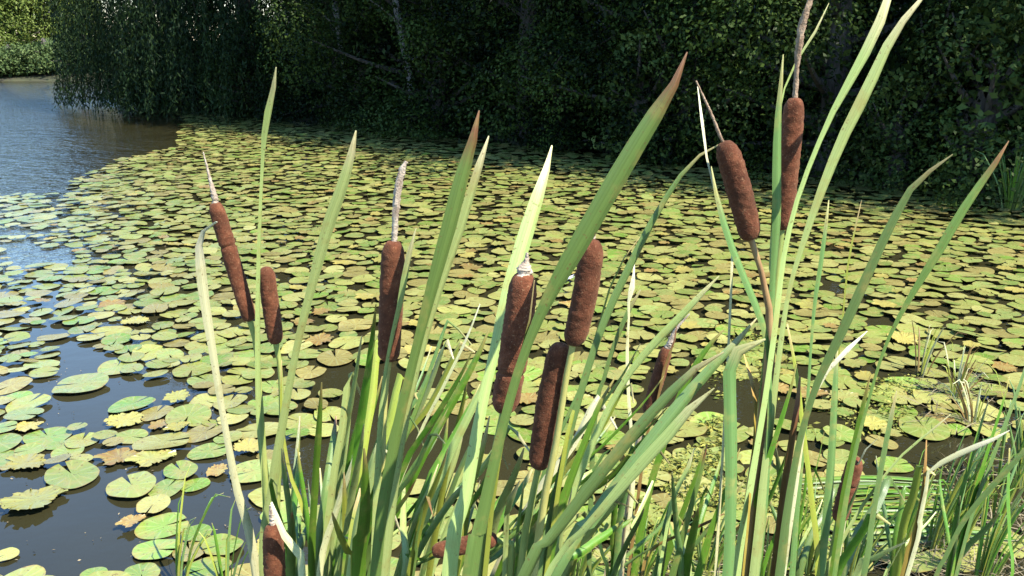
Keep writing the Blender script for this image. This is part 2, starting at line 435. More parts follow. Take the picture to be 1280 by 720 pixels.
def bank_point(u):
    """u in 0..1 along the shaded bank from the right end to the left end, with the outward normal"""
    pts = [Vector((10.5, 5.4)), Vector((7.6, 7.5))]+[Vector((p.x, p.y)) for p in reversed(far_bank[1:])]
    d = [0]
    for a, b in zip(pts, pts[1:]): d.append(d[-1]+(b-a).length)
    s = u*d[-1]
    for i in range(len(pts)-1):
        if s <= d[i+1] or i == len(pts)-2:
            q = (s-d[i])/(d[i+1]-d[i]); e = (pts[i+1]-pts[i]).normalized()
            return pts[i].lerp(pts[i+1], q), Vector((e.y, -e.x))
front = [
 (0.00, .9, 'a0', 'dark leafy alder out past the right end of the shaded bank'),
 (0.115, .7, 'a1', 'dark broadleaf tree at far right behind the blue-green reeds'),
 (0.215, .7, 'a2', 'dark broadleaf tree with pale sunlit leaf flecks behind the tallest cattail leaves'),
 (0.31, .65, 'a0', 'dark broadleaf tree behind the two upper right cattail heads'),
 (0.40, .75, 'a1', 'dark broadleaf tree behind the tip of the broad green leaf'),
 (0.49, .65, 'a2', 'dark bushy tree with green clumps near the middle of the shaded bank'),
 (0.58, .75, 'a0', 'dark bushy tree rising behind the pair of brown-tipped leaves'),
 (0.675, .9, 'a1', 'very dark tree with a bare grey trunk next to the willow'),
 (0.765, .6, 'w0', 'dark weeping willow second from left in the shaded tree line'),
 (0.875, .5, 'w1', 'dark weeping willow with strands hanging close to the brown water'),
 (0.925, .5, 'w0', 'leftmost weeping willow of the shaded bank, at the pond corner'),
]
KM = {'a': alders, 'w': willow}
for i, (u, off, k, lab) in enumerate(front):
    p, nrm = bank_point(u)
    q = p+nrm*off
    w = k[0] == 'w'
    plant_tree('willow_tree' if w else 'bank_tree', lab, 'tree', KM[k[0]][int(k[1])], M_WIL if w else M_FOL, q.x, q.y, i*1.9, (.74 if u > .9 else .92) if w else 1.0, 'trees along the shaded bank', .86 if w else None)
for i, u in enumerate((.05, .17, .29, .41, .53, .65, .75, .84)):
    p, nrm = bank_point(u); q = p+nrm*(4.6+.5*(i % 2))
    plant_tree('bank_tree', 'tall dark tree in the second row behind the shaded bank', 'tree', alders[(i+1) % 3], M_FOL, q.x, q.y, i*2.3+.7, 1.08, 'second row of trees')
shl = ['low dark bush at the waterline under the right end trees', 'low dark bush overhanging the pads behind the right cattail cluster',
       'low dark bush at the waterline behind the leaning upper cattail head', 'low dark bush at the waterline behind the broad green leaf tip',
       'low dark bush at the waterline right of the brown-tipped leaf pair', 'low dark bush with a pale twig left of the brown-tipped leaf pair',
       'low dark bush at the waterline beside the bare grey trunk', 'low dark bush at the waterline between the two middle willows', 'low dark bush under the hanging willow strands', 'low dark bush at the pond corner under the leftmost willow']
for i, u in enumerate((.145, .262, .372, .455, .548, .625, .74, .80, .88, .925)):
    p, nrm = bank_point(u); q = p+nrm*.22
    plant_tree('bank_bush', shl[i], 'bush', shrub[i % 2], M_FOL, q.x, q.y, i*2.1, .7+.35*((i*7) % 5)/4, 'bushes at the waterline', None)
for (a_, b_, hh, lean_, lab) in [(437, 158, 4.2, -.25, 'bare pale grey trunk leaning in the dark hollow right of the willows'), (518, 166, 3.6, -.35, 'thin bare pale trunk standing in the dark hollow left of the bushy trees')]:
    p = on_water(a_, b_); p.y += .15; dt = thing('dead_trunk', lab, 'dead tree', (p.x, p.y, .0)); tb = MB()
    tube(tb, [(p.x, p.y, -.3, .10), (p.x+lean_*.2, p.y+.05, 1.0, .075), (p.x+lean_*.8, p.y+.1, 2.2, .06), (p.x+lean_*1.2, p.y+.3, hh, .02)], 14, 8, .2, 5)
    tb.build('trunk', M_DEADBARK, dt)
    for q in range(4):
        tb = MB(); z0 = 1.2+.6*q; sx = (-1)**q
        tube(tb, [(p.x+lean_*z0*.33, p.y+.07, z0, .025), (p.x+sx*.4, p.y-.1, z0+.25, .016), (p.x+sx*.75, p.y-.15, z0+.3+.2*q, .005)], 8, 5); tb.build('branch', M_DEADBARK, dt)
for (a_, b_, off_, s_, lab) in [(1128, 231, -.35, .62, 'added bush with sunlight painted into its leaves over the far pads at right'), (1222, 240, -.15, .92, 'taller added bush with sunlight painted into its leaves near the right edge of the far bank'),
                                (800, 200, -.1, .8, 'small lighter green bush on the shaded bank beside the broad leaf tip')]:
    p = on_water(a_, b_); q = Vector((p.x, p.y))+Vector((.64, .77))*off_
    plant_tree('bank_bush', lab, 'bush', sunfleck_bush[0], M_SUNFLECK, q.x, q.y, a_*.1, s_*1.1, 'light bushes at the waterline')
# far end of the pond
for i, (px_, Y_, s, lab) in enumerate([(-60, 47, .66, 'sunlit tree out beyond the left edge at the far end of pond'), (15, 45, .60, 'sunlit pale green tree at the far left corner with sky behind'),
                                       (62, 47, .70, 'sunlit green tree at the far end beside the dark willow'), (105, 50, .72, 'green tree at the far end mostly hidden by the willow')]):
    p = at(px_, 60, Y_)
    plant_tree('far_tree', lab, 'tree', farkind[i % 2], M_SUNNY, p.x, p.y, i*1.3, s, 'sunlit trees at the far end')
for i, (px_, Y_, s, lab) in enumerate([(-40, 38, 1.0, 'grey-green shrub past the left edge on the far shore'), (15, 38, .9, 'low grey-green shrub on the far shore below the sunlit trees'),
                                       (62, 38.5, 1.0, 'rounded grey-green shrub on the far shore beside the dark willow'), (108, 39, 1.1, 'shaded shrub on the far shore tucked behind the willow')]):
    p = at(px_, 90, Y_)
    plant_tree('shore_shrub', lab, 'shrub', farshrub[0], M_SHRUB, p.x, p.y, i*1.7, s, 'shrubs on the far shore')

for i, (px_, Y_, s) in enumerate([(-150, 44, .7), (-250, 46, .8), (-350, 42, .7), (-460, 44, .85), (-580, 40, .75), (-700, 42, .8)]):
    p = at(px_, 60, Y_)
    plant_tree('far_tree', 'sunlit tree farther along the far shore, past the left edge', 'tree', farkind[i % 2], M_SUNNY, p.x, p.y, i*1.1, s, 'far shore trees past the left edge')
# reeds at the far right bank
def tuft(name, label, cat, base, n, h, w, spread, mat, seed, lean=(0, 0), group=None):
    g = random.Random(seed); t_ = thing(name, label, cat, base, group)
    for i in range(n):
        a = g.random()*6.28; r = spread*g.random()
        hh = h*(.55+.5*g.random())
        dx = math.cos(a)*r+lean[0]*hh; dy = math.sin(a)*r+lean[1]*hh
        b = Vector(base)+Vector((math.cos(a)*r*.2, math.sin(a)*r*.2, -.03))
        m_ = MB()
        ww = w*(.7+.6*g.random())
        bend = g.uniform(.0, .25)
        ribbon(m_, [(b.x, b.y, b.z, ww*.8), (b.x+dx*.35, b.y+dy*.35, b.z+hh*.5, ww), (b.x+dx, b.y+dy, b.z+hh*(1-bend*.3), ww*.55), (b.x+dx*1.3, b.y+dy*1.3, b.z+hh*(1.08-bend), .0012)],
               g.uniform(-1, 1), g.uniform(-.6, .6), 9)
        m_.build('leaf', mat[i % len(mat)], t_)
    return t_
p = on_water(1264, 264)
tuft('reed_clump', 'blue-green reed clump on the far bank at the right edge', 'reeds', (p.x, p.y, 0), 60, .66, .014, .34, [LM['green'], LM['blue'], LM['green']], 5, (.12, 0))
p = on_water(1325, 264)
tuft('reed_clump', 'green reed clump just past the right edge of far bank', 'reeds', (p.x, p.y, 0), 34, .6, .012, .3, [LM['green'], LM['blue']], 6, (.1, 0))

# ------------------------------------------------------------------ lily pads
GREENS = [(.165, .210, .044), (.205, .235, .052), (.240, .250, .064), (.130, .190, .038), (.275, .270, .082), (.180, .225, .060), (.200, .165, .050)]
FRESH = [(.12, .21, .026), (.155, .245, .040)]
RAGC = [(.26, .24, .055), (.30, .25, .06), (.22, .22, .06), (.22, .135, .04)]
def pad_data(seed, seg, rings, flat=1.0):
    g = random.Random(seed); off = Vector((seed*3.1, 0, 0))
    na = R(g.uniform(3, 9)); el = g.uniform(1.0, 1.22); ph = g.uniform(0, 6.28)
    lift = [g.uniform(0, .05)*flat for _ in range(3)]
    V = [(0, 0, .0)]; U = [(0, .5)]; Fs = []
    for ri in rings:
        for j in range(seg):
            f = j/(seg-1); a = na+(2*math.pi-2*na)*f
            edge = 1+.07*noise.noise(off+Vector((math.cos(a)*1.6, math.sin(a)*1.6, 0)))+.02*noise.noise(off+Vector((math.cos(a)*7, math.sin(a)*7, 5)))
            lobe = 1 - .16*math.exp(-(min(f, 1-f)*seg/2.2)**2)
            r = ri*edge*(lobe if ri > .6 else 1)
            x = r*math.cos(a)*el; y = r*math.sin(a)/el**.5
            z = .05*r*r*(math.cos(2*a+ph)*.5+math.cos(3*a+ph*2)*.5)*flat + .05*max(0, r-.8)*5*noise.noise(off+Vector((a*1.4, 0, 9)))*flat
            z += -.025*(1-r)*flat
            if a < R(25) or a > R(335): z += .03*flat*r
            V.append((x, y, z)); U.append((min(ri, 1), f))
    for k_ in range(len(rings)):
        for j in range(seg-1):
            if k_ == 0: Fs.append((0, 1+j, 2+j))
            else:
                b0 = 1+(k_-1)*seg; b1 = 1+k_*seg; Fs.append((b0+j, b1+j, b1+j+1, b0+j+1))
    return np.array(V), Fs, U
def ragged_data(seed, n=20):
    g = random.Random(seed); seg = n*4; off = Vector((seed*7.7, 3, 0)); V = [(0, 0, .02)]; U = [(.55, .5)]; Fs = []
    ph = g.random()*6.28
    for k_, ri in enumerate((.38, .72, 1.0)):
        for j in range(seg):
            a = 2*math.pi*j/seg; ca_, sa = math.cos(a), math.sin(a)
            tear = noise.noise(off+Vector((ca_*1.7, sa*1.7, 0)))*.6+noise.noise(off+Vector((ca_*3.3, sa*3.3, 4)))*.4+noise.noise(off+Vector((ca_*11, sa*11, 6)))*.16
            r = ri*(.82+.55*tear*(k_*.6+.1)*(1 if tear < 0 else .6))
            a2 = a+.10*noise.noise(off+Vector((ca_*6, sa*6, ri*4)))*k_
            z = .01+.10*max(0, noise.noise(off+Vector((ca_*r*5, sa*r*5, 8))))+.05*g.random()*k_
            V.append((r*math.cos(a2)*1.15, r*math.sin(a2)*.9, z)); U.append((.55+.22*k_, (a/6.283)))
    for k_ in range(3):
        for j in range(seg):
            j2 = (j+1) % seg
            if k_ == 0: Fs.append((0, 1+j, 1+j2))
            else: Fs.append((1+(k_-1)*seg+j, 1+k_*seg+j, 1+k_*seg+j2, 1+(k_-1)*seg+j2))
    return np.array(V), Fs, U
def mesh_from(name, V, Fs, U, col, jitter=None):
    me = bpy.data.meshes.new(name); me.from_pydata([tuple(v) for v in V], [], Fs)
    ul = me.uv_layers.new(name='UVMap'); li = np.empty(len(me.loops), 'i'); me.loops.foreach_get('vertex_index', li)
    ul.data.foreach_set('uv', np.array(U, 'f')[li].ravel())
    ca = me.color_attributes.new('Col', 'FLOAT_COLOR', 'POINT')
    c = np.array(col, float)
    if c.ndim == 1: c = np.tile(c, (len(V), 1))
    ca.data.foreach_set('color', np.concatenate([c, np.ones((len(V), 1))], 1).astype('f').ravel())
    me.polygons.foreach_set('use_smooth', [True]*len(me.polygons)); me.materials.append(M_PAD)
    return me
HI = [pad_data(i, 34, (.35, .7, .9, 1.0)) for i in range(8)]
LO = [pad_data(50+i, 17, (.6, 1.0)) for i in range(8)]
RAG = [ragged_data(i, 22) for i in range(4)]; RAGLO = [ragged_data(20+i, 7) for i in range(4)]
PADM = {}
def pad_mesh(kind, v, c):
    key = (kind, v, c)
    if key not in PADM:
        if kind == 'ragged': PADM[key] = mesh_from('ragged_lily_pad', *RAG[v], RAGC[c])
        else: PADM[key] = mesh_from('lily_pad', *HI[v], (FRESH if kind == 'fresh' else GREENS)[c])
    return PADM[key]

def inpoly(px_, py_, poly):
    r = False; j = len(poly)-1
    for i in range(len(poly)):
        (xi, yi), (xj, yj) = poly[i], poly[j]
        if (yi > py_) != (yj > py_) and px_ < (xj-xi)*(py_-yi)/(yj-yi)+xi: r = not r
        j = i
    return r
# where the photograph shows open water, taken as areas of the pond surface
AREA = lambda pts: [tuple(on_water(*q)[:2]) for q in pts]
OPEN = [AREA([(-400, 102), (128, 128), (230, 146), (222, 185), (150, 200), (92, 228), (85, 246), (-400, 236)])]
SPARSE = [(AREA([(-300, 236), (88, 246), (95, 300), (90, 400), (140, 470), (-300, 470)]), .62),
          (AREA([(-300, 470), (140, 470), (330, 480), (335, 560), (-300, 575)]), .52),
          (AREA([(-300, 575), (170, 585), (175, 730), (-300, 730)]), .0),
          (AREA([(170, 575), (330, 560), (345, 730), (170, 730)]), .42),
          (AREA([(330, 455), (900, 470), (900, 600), (335, 600)]), .56),
          (AREA([(335, 600), (900, 600), (900, 740), (335, 740)]), .66),
          (AREA([(900, 470), (1400, 440), (1400, 560), (900, 600)]), .54),
          (AREA([(900, 600), (1400, 560), (1400, 740), (900, 740)]), .5)]
def density(x, y):
    for a in OPEN:
        if inpoly(x, y, a): return 0.0
    for a, d in SPARSE:
        if inpoly(x, y, a): return d
    return .79
pads = []      # x, y, r, kind, variant, colour, label
cell = {}
def near_ok(x, y, r, k_):
    ix, iy = int(x//.3), int(y//.3)
    for a in (-1, 0, 1):
        for b in (-1, 0, 1):
            for q in cell.get((ix+a, iy+b), ()):
                if math.hypot((x-q[0]), (y-q[1])) < k_*(r+q[2]): return False
    return True
def put(x, y, r, kind, label=None, var=None):
    v = rng.randrange(4 if kind == 'ragged' else 8) if var is None else var
    c = rng.randrange({'ragged': 4, 'fresh': 2, 'pad': 7}[kind])
    q = (x, y, r, kind, v, c, label); pads.append(q); cell.setdefault((int(x//.3), int(y//.3)), []).append(q)
hand = [
 (60, 547, 60, 'fresh', 'bright green oval lily pad alone on the blue water by the left edge'),
 (166, 510, 58, 'fresh', 'bright green oval lily pad touching a half-rotten one above'),
 (12, 485, 48, 'pad', 'yellow-green lily pad cut by the left edge above the blue gap'),
 (100, 484, 70, 'pad', 'wide spotted lily pad on blue water left of the bright oval one'),
 (236, 524, 64, 'pad', 'round dull green lily pad on blue water with rotten yellow pads behind'),
 (8, 697, 30, 'pad', 'lone yellow-green lily pad at the bottom left corner'),
 (90, 597, 70, 'pad', 'broad olive lily pad with a dark dot beside the ragged yellow clump'),
 (206, 557, 68, 'pad', 'olive lily pad behind the ragged yellow fringe left of the narrow leaf'),
 (263, 566, 50, 'pad', 'pale lily pad left of the curved leaf with water round it'),
 (226, 593, 46, 'fresh', 'small fresh green lily pad in front of the yellow fringe'),
 (243, 608, 38, 'fresh', 'small pointed green lily pad overlapping its neighbour near the curved leaf'),
 (165, 612, 64, 'pad', 'mottled olive lily pad below the ragged yellow fringe'),
 (192, 637, 44, 'pad', 'small green lily pad above the pair of bright ones at lower left'),
 (206, 659, 62, 'fresh', 'bright green notched lily pad at the top of the lower left cluster'),
 (196, 691, 54, 'fresh', 'bright green round lily pad at the left of the lower left cluster'),
 (246, 673, 40, 'fresh', 'small bright lily pad at the right of the lower left cluster'),
 (277, 688, 54, 'fresh', 'bright lily pad in the lower left cluster beside the narrow leaf bases'),
 (258, 716, 56, 'fresh', 'bright lily pad at the bottom edge of the lower left cluster'),
 (118, 722, 34, 'fresh', 'green lily pad sliver at the bottom edge in dark water'),
 (322, 541, 62, 'pad', 'big olive lily pad behind the two crossing narrow leaves'),
 (318, 594, 62, 'pad', 'yellow-green lily pad partly hidden by the curved narrow leaf'),
 (332, 505, 46, 'fresh', 'fresh green lily pad between the curved leaf and the narrow stems'),
 (45, 630, 86, 'ragged', 'big ragged yellow pad remains floating in the dark water at lower left'),
 (30, 583, 64, 'ragged', 'ragged yellow pad remains touching the left edge'),
 (150, 575, 60, 'ragged', 'ragged yellow leaf fringe above the mottled olive pad'),
 (190, 578, 60, 'ragged', 'ragged yellow leaf fringe behind the small fresh green pad'),
 (155, 530, 52, 'ragged', 'brownish rotten pad in front of the bright oval pad'),
 (222, 540, 34, 'ragged', 'small ragged yellow pad between two olive pads'),
 (312, 565, 46, 'ragged', 'ragged yellow pad beside the big olive pad behind the curved leaf'),
 (165, 660, 36, 'ragged', 'brown curled dead pad left of the lower left cluster'),
 (272, 592, 34, 'ragged', 'orange-yellow ragged pad at the edge of the small pointed green pad'),
 (608, 582, 44, 'ragged', 'orange rotten pad seen between stems under the broad middle cattail head'),
 (1055, 500, 40, 'ragged', 'orange spotted rotten pad right of the red-sheathed stem'),
 (1090, 535, 48, 'ragged', 'orange rotten pad behind the blue-grey leaf at right'),
 (1118, 583, 48, 'fresh', 'smooth green heart-shaped lily pad alone on brown water at lower right'),
 (505, 640, 60, 'fresh', 'green lily pad low behind the middle leaf clump'),
 (660, 545, 54, 'fresh', 'green lily pad between the two middle cattail heads near the waterline'),
 (758, 548, 50, 'fresh', 'fresh lily pad left of the dead straw stem near its foot'),
 (735, 645, 50, 'fresh', 'fresh lily pad low behind the two wide slanting leaves'),
]
for (a, b, w, kd, lab) in hand:
    p = on_water(a, b); put(p.x, p.y, w*scale_at(p)/2/1.05, kd, lab)
cand = []
for it in range(120000):
    yy = 2.3+21*rng.random()**1.25; cand.append((rng.uniform(-1, 1)*(.78*yy+.8), yy))
csd = pond_sd(np.array([c[0] for c in cand]), np.array([c[1] for c in cand]))
for (xx, yy), dsh in zip(cand, csd):
    if dsh > -.08: continue
    d = density(xx, yy)
    nz = .5+.5*noise.noise(Vector((xx*1.15, yy*1.15, 2)))*.9+.18*noise.noise(Vector((xx*3.4, yy*3.4, 7)))
    if nz > d+ (.0 if d < .6 else .02): continue
    r = rng.uniform(.058, .108)*(1 if rng.random() > .3 else .7)
    if not near_ok(xx, yy, r, .70 if d > .7 else .76): continue
    q = rng.random()
    rot = .5+.5*noise.noise(Vector((xx*.9, yy*.9, 31)))
    kd = 'ragged' if q < .06+.20*max(0, rot-.53)*5 else ('fresh' if q > .94 else 'pad')
    put(xx, yy, r, kd)
def show(q):
    pq = pix((q[0], q[1], .01))
    if pq is None or not (-20 < pq[0] < 1300 and 0 < pq[1] < 735): return -1
    return q[2]**2*CH/pq[2]**3
order = sorted(range(len(pads)), key=lambda i: (-(pads[i][6] is not None), -show(pads[i])))
SINGLE = order[:300]
ROWS = ['crowded near the cattail clump', 'in the crowded band across the middle of the pond']
for i in SINGLE:
    x, y, r, kd, v, c, lab = pads[i]
    o = bpy.data.objects.new('ragged_lily_pad' if kd == 'ragged' else 'lily_pad', pad_mesh(kd, v, c)); COL.objects.link(o)
    o.location = (x, y, .006+rng.random()*.016+(.0 if kd != 'ragged' else .004))
    o.rotation_euler = (R(rng.gauss(0, 2.6)), R(rng.gauss(0, 2.6)), rng.random()*6.28); o.scale = (r, r, r*(.9 if kd != 'ragged' else .8))
    grp = {'pad': 'yellow-green lily pads', 'fresh': 'fresh green lily pads', 'ragged': 'ragged rotting pads'}[kd]
    if lab is None:
        lab = {'pad': 'plain yellow-green lily pad crowded among others on the nearer pond surface',
               'fresh': 'greener smooth lily pad among the yellowish ones on the nearer pond',
               'ragged': 'ragged yellow rotting pad among the whole lily pads on the nearer pond'}[kd]
    tag(o, lab, 'lily pad', grp)
rest = order[300:]
Vs = []; Fs_ = []; Us = []; Cs = []; base = 0
for i in rest:
    x, y, r, kd, v, c, lab = pads[i]
    V, Fc, U = (RAGLO[v] if kd == 'ragged' else LO[v])
    Mx = Matrix.Translation((x, y, .008+rng.random()*.022)) @ Matrix.Rotation(rng.random()*6.28, 4, 'Z') @ Matrix.Rotation(R(rng.gauss(0, 4.5)), 4, 'X') @ Matrix.Diagonal((r, r, r, 1))
    A = np.array(Mx); W = V@A[:3, :3].T+A[:3, 3]
    Vs.append(W); Fs_ += [tuple(j+base for j in f) for f in Fc]; Us += U; base += len(V)
    cc = np.array({'ragged': RAGC, 'fresh': FRESH, 'pad': GREENS}[kd][c])*rng.uniform(.85, 1.15)
    Cs.append(np.tile(cc, (len(V), 1)))
o = link('lily_pad_mat', mesh_from('lily_pad_mat', np.concatenate(Vs), Fs_, Us, np.concatenate(Cs)), None)
tag(o, 'distant mat of crowded yellow-green lily pads reaching to the shaded bank', 'lily pads', kind='stuff')
print('pads', len(pads))

# white-blue flower seen between the middle cattails
p = on_water(705, 356); fl = thing('water_lily_flower', 'pale bluish-white water lily flower among pads left of the leaning cattail head', 'flower', (p.x, p.y, .02))
for i in range(16):
    a = i*2*math.pi/16*1.02; m_ = MB(); k_ = 1 if i % 2 else .75; ln = .075*k_; ca_, sa = math.cos(a), math.sin(a)
    up = .035 if i % 2 else .06
    ribbon(m_, [(p.x+ca_*.008, p.y+sa*.008, .025, .012), (p.x+ca_*ln*.55, p.y+sa*ln*.55, .03+up*.5, .030), (p.x+ca_*ln, p.y+sa*ln, .03+up, .002)], 0, 0, 7, Vector((-ca_*.4, -sa*.4, 1)), .08)
    m_.build('petal', M_WHITE, fl)
m_ = MB(); tube(m_, [(p.x, p.y, .02, .014), (p.x, p.y, .05, .016), (p.x, p.y, .06, .006)], 6, 9, .3, 200); m_.build('stamens', M_YEL, fl)

# ------------------------------------------------------------------ cattails
def wpts(pxs, Y0, Y1):
    """pixel polyline (tip first) -> world (x, y, z, width), tip at depth Y0, foot at depth Y1"""
    out = []; n = len(pxs)
    for i, (a, b, w) in enumerate(pxs):
        p = at(a, b, Y0+(Y1-Y0)*(i/max(1, n-1))*.85); out.append((p.x, p.y, p.z, w*scale_at(p)))
    return out
def foot_of(pts):
    a = Vector(pts[-2][:3]); b = Vector(pts[-1][:3]); d = b-a
    if d.z > -1e-3: d.z = -.05
    k_ = b.z/-d.z
    return b.x+max(-.42, min(.42, d.x*k_*.6))
def gz(x, y): return float(land_z(np.array([x]), np.array([y]))[0])

def build_shoot(name, label, cat, Y, leaves=(), head=None, group=None, footx=None):
    """leaves: (material key, pixel polyline tip first, depth offset of the tip, rotation, twist)
       head: dict(top, bot, w, crease, tip=[(px,py,w)..], stem=[(px,py,w)..] downwards, stem_mat, tip_mat)"""
    L = [(mk, wpts(pl, Y+dy, Y), rot, tw) for (mk, pl, dy, rot, tw) in leaves]
    xs = [foot_of(q[1]) for q in L]
    if head and head.get('stem'): xs = [foot_of(wpts([(head['bot'][0], head['bot'][1], 5)]+head['stem'], Y, Y))]+xs[:0]
    fx = footx if footx is not None else sum(xs)/len(xs)
    base = Vector((fx, Y, min(0.03, gz(fx, Y)))); t_ = thing(name, label, cat, base, group)
    for (mk, q, rot, tw) in L:
        w0 = max(q[-1][3], .007); last = Vector(q[-1][:3])
        if last.z > .12:
            mid = last.lerp(base, .55); 
            q = q+[(mid.x, mid.y, mid.z, w0), (base.x+rng.uniform(-.012, .012), base.y+rng.uniform(-.01, .01), base.z-.02, w0*.9)]
        q = q[::-1]
        A_ = -rot-.38 if abs(rot) < .6 else rot-.3
        q = [(x_, y_, z_, w_*min(1.12, 1/max(.3, math.cos(A_-tw*.7)))*.92) for (x_, y_, z_, w_) in q]
        m_ = MB(); ribbon(m_, q, A_, -tw, 12+3*len(q)); m_.build('leaf', LM[mk], t_)
    if head:
        dy = head.get('dy', 0)
        top = at(*head['top'], Y+dy); bot = at(*head['bot'], Y+dy); r = head['w']*.455*scale_at(top)
        bend = Vector((head.get('bend', 0)*scale_at(top), 0, 0))
        ax = bot-top; ln = ax.length; ad = ax.normalized()
        s1 = ad.cross(Vector((0, 1, 0))).normalized(); s2 = ad.cross(s1)
        nr, ns = 74, 36; V = []; U = []; Fc = []
        sd = Vector((label.__hash__() % 7 if False else len(label)*1.7, 0, 0))
        for i in range(nr):
            t01 = i/(nr-1); c = top+ax*t01+bend*math.sin(math.pi*t01)
            e = min(t01, 1-t01)*ln
            cap = r*(1.5 if t01 < .5 else 1.15); pr = 1.0 if e > cap else math.sqrt(max(0, 1-(1-e/cap)**2))**.72
            pr *= .93+.09*math.sin(math.pi*min(1, t01*1.05))
            for cr in head.get('crease', ()):
                pr *= 1-.17*math.exp(-((t01-cr)*ln/.0022)**2)
            for j in range(ns):
                a = 2*math.pi*j/ns; d = s1*math.cos(a)+s2*math.sin(a)
                q = c+d*r*pr
                bmp = noise.noise(q*45+sd)*.035+noise.noise(q*150+sd)*.055+noise.noise(q*400+sd)*.065
                V.append(c+d*(r*pr*(1+bmp)+.00015)); U.append((j/ns, t01))
        for i in range(nr-1):
            for j in range(ns): Fc.append((i*ns+j, (i+1)*ns+j, (i+1)*ns+(j+1) % ns, i*ns+(j+1) % ns))
        Fc.append(tuple(range(ns))); Fc.append(tuple((nr-1)*ns+j for j in range(ns))[::-1])
        m_ = MB(); m_.add(V, Fc, U); m_.build('seed_head', M_SPIKE, t_)
        if head.get('tip'):
            q = [(p_.x, p_.y, p_.z, w*scale_at(p_)/2) for (p_, w) in [(at(a, b, Y+dy), w) for (a, b, w) in head['tip']]]
            m_ = MB(); tube(m_, [(top.x+ad.x*.004, top.y, top.z+ad.z*.004, q[0][3])]+q, 40, 10, .5, 420); m_.build('tip_spike', head.get('tip_mat', M_TIP), t_)
        st = [(bot.x-ad.x*.006, bot.y, bot.z-ad.z*.006, 4*scale_at(bot))]
        sp_ = head.get('stem', [])
        for i, (a, b, w) in enumerate(sp_):
            p_ = at(a, b, Y+dy*(1-(i+1)/(len(sp_)+1))); st.append((p_.x, p_.y, p_.z, w*scale_at(p_)/2))
        lw = st[-1][3]; la = Vector(st[-1][:3])
        if la.z > .1:
            mid = la.lerp(base, .5); st += [(mid.x, mid.y, mid.z, max(lw, .0045)), (base.x, base.y, base.z-.03, .006)]
        m_ = MB(); tube(m_, st, 30, 9); m_.build('stem', head.get('stem_mat', M_STEM), t_)
    return t_

CG = 'cattails with seed heads'; SG = 'leafy cattail shoots'
C = build_shoot
# --- left
C('cattail', 'leftmost cattail with a long two-part brown seed head leaning left', 'cattail', 1.36, [
    ('dead', [(271, 277, 3), (258, 286, 5), (249, 297, 7), (250, 325, 13), (255, 370, 13), (266, 440, 10), (279, 520, 8), (296, 610, 9), (318, 700, 11)], -.06, .2, .3)],
  dict(top=(268, 252), bot=(313, 402), w=22, crease=(.36,), tip=[(268, 246, 8), (262, 222, 4), (254, 190, 1.5)], stem=[(321, 440, 6), (328, 540, 7), (334, 640, 8)]), CG)
C('cattail', 'cattail with a short plain head beside the two-part one', 'cattail', 1.38, [
    ('pale', [(345, 84, 2), (344, 100, 6), (338, 125, 14), (331, 165, 12), (328, 205, 7), (324, 300, 8), (322, 400, 10), (324, 520, 10), (334, 640, 12)], -.10, .3, .5)],
  dict(top=(332, 333), bot=(345, 430), w=23, stem=[(350, 460, 6), (352, 540, 7), (346, 640, 8)]), CG)
C('cattail_shoot', 'tall narrow pale shoot between the short left head and the middle clump', 'cattail shoot', 1.3, [
    ('pale', [(445, 163, 2), (441, 185, 10), (428, 232, 15), (411, 280, 16), (393, 345, 13), (372, 430, 10), (355, 520, 11), (341, 610, 14), (332, 720, 15)], 0, .15, .2),
    ('yellow', [(352, 450, 2), (352, 520, 5), (362, 590, 7), (380, 640, 8), (392, 720, 10)], .06, .5, .3)], None, SG)
C('cattail', 'cattail whose head is cut by the bottom edge at lower left', 'cattail', 1.1, [
    ('dead', [(339, 628, 3), (347, 650, 8), (360, 680, 10), (378, 722, 12)], -.05, .4, .2)],
  dict(top=(341, 655), bot=(345, 772), w=29, tip=[(340, 648, 7), (338, 632, 3)], stem=[(346, 830, 8)]), CG)
C('cattail', 'cattail with a speckled pale spike above its straight brown head', 'cattail', 1.02, [
    ('pale', [(520, 285, 2), (513, 310, 8), (506, 345, 10), (499, 385, 8), (489, 425, 5), (480, 480, 6), (474, 560, 9), (468, 720, 12)], -.05, .3, .2),
    ('green', [(455, 560, 2), (457, 600, 10), (455, 660, 16), (448, 720, 18)], -.08, .1, .1)],
  dict(top=(492, 300), bot=(486, 452), w=33, tip=[(493, 297, 7), (495, 262, 9), (498, 232, 9), (503, 212, 8), (508, 202, 4)], tip_mat=M_TIP, stem=[(480, 500, 9), (476, 600, 10), (470, 720, 11)], stem_mat=M_STEMY), CG)
# --- middle
C('cattail', 'cattail with the thickest rough brown head at the centre', 'cattail', .80, [
    ('pale', [(690, 182, 2), (686, 200, 5), (680, 222, 14), (668, 258, 20), (652, 310, 22), (636, 365, 20), (618, 440, 15), (600, 520, 14), (582, 620, 18), (560, 740, 20)], .14, .15, .1),
    ('brown', [(672, 350, 3), (672, 400, 5), (680, 450, 5), (688, 492, 3)], -.05, .3, 1.2) if False else ('yellow', [(668, 350, 2), (662, 400, 5), (648, 455, 7), (634, 520, 8), (620, 600, 10), (606, 720, 12)], -.05, .5, .2)],
  dict(top=(656, 340), bot=(629, 516), w=41, crease=(.70,), bend=2, tip=[(656, 336, 18), (658, 326, 7), (659, 316, 3)], stem=[(620, 560, 10), (610, 640, 11), (598, 720, 12)]), CG)
C('cattail_shoot', 'shoot with the widest bright green leaf reaching up to a brown tip', 'cattail shoot', .76, [
    ('tipped', [(859, 65, 2), (854, 82, 7), (846, 100, 12), (826, 132, 22), (795, 182, 28), (758, 245, 30), (722, 308, 28), (692, 360, 22), (668, 410, 16), (646, 470, 14), (622, 560, 16), (600, 660, 20), (585, 740, 22)], 0, .1, .15)], None, SG)
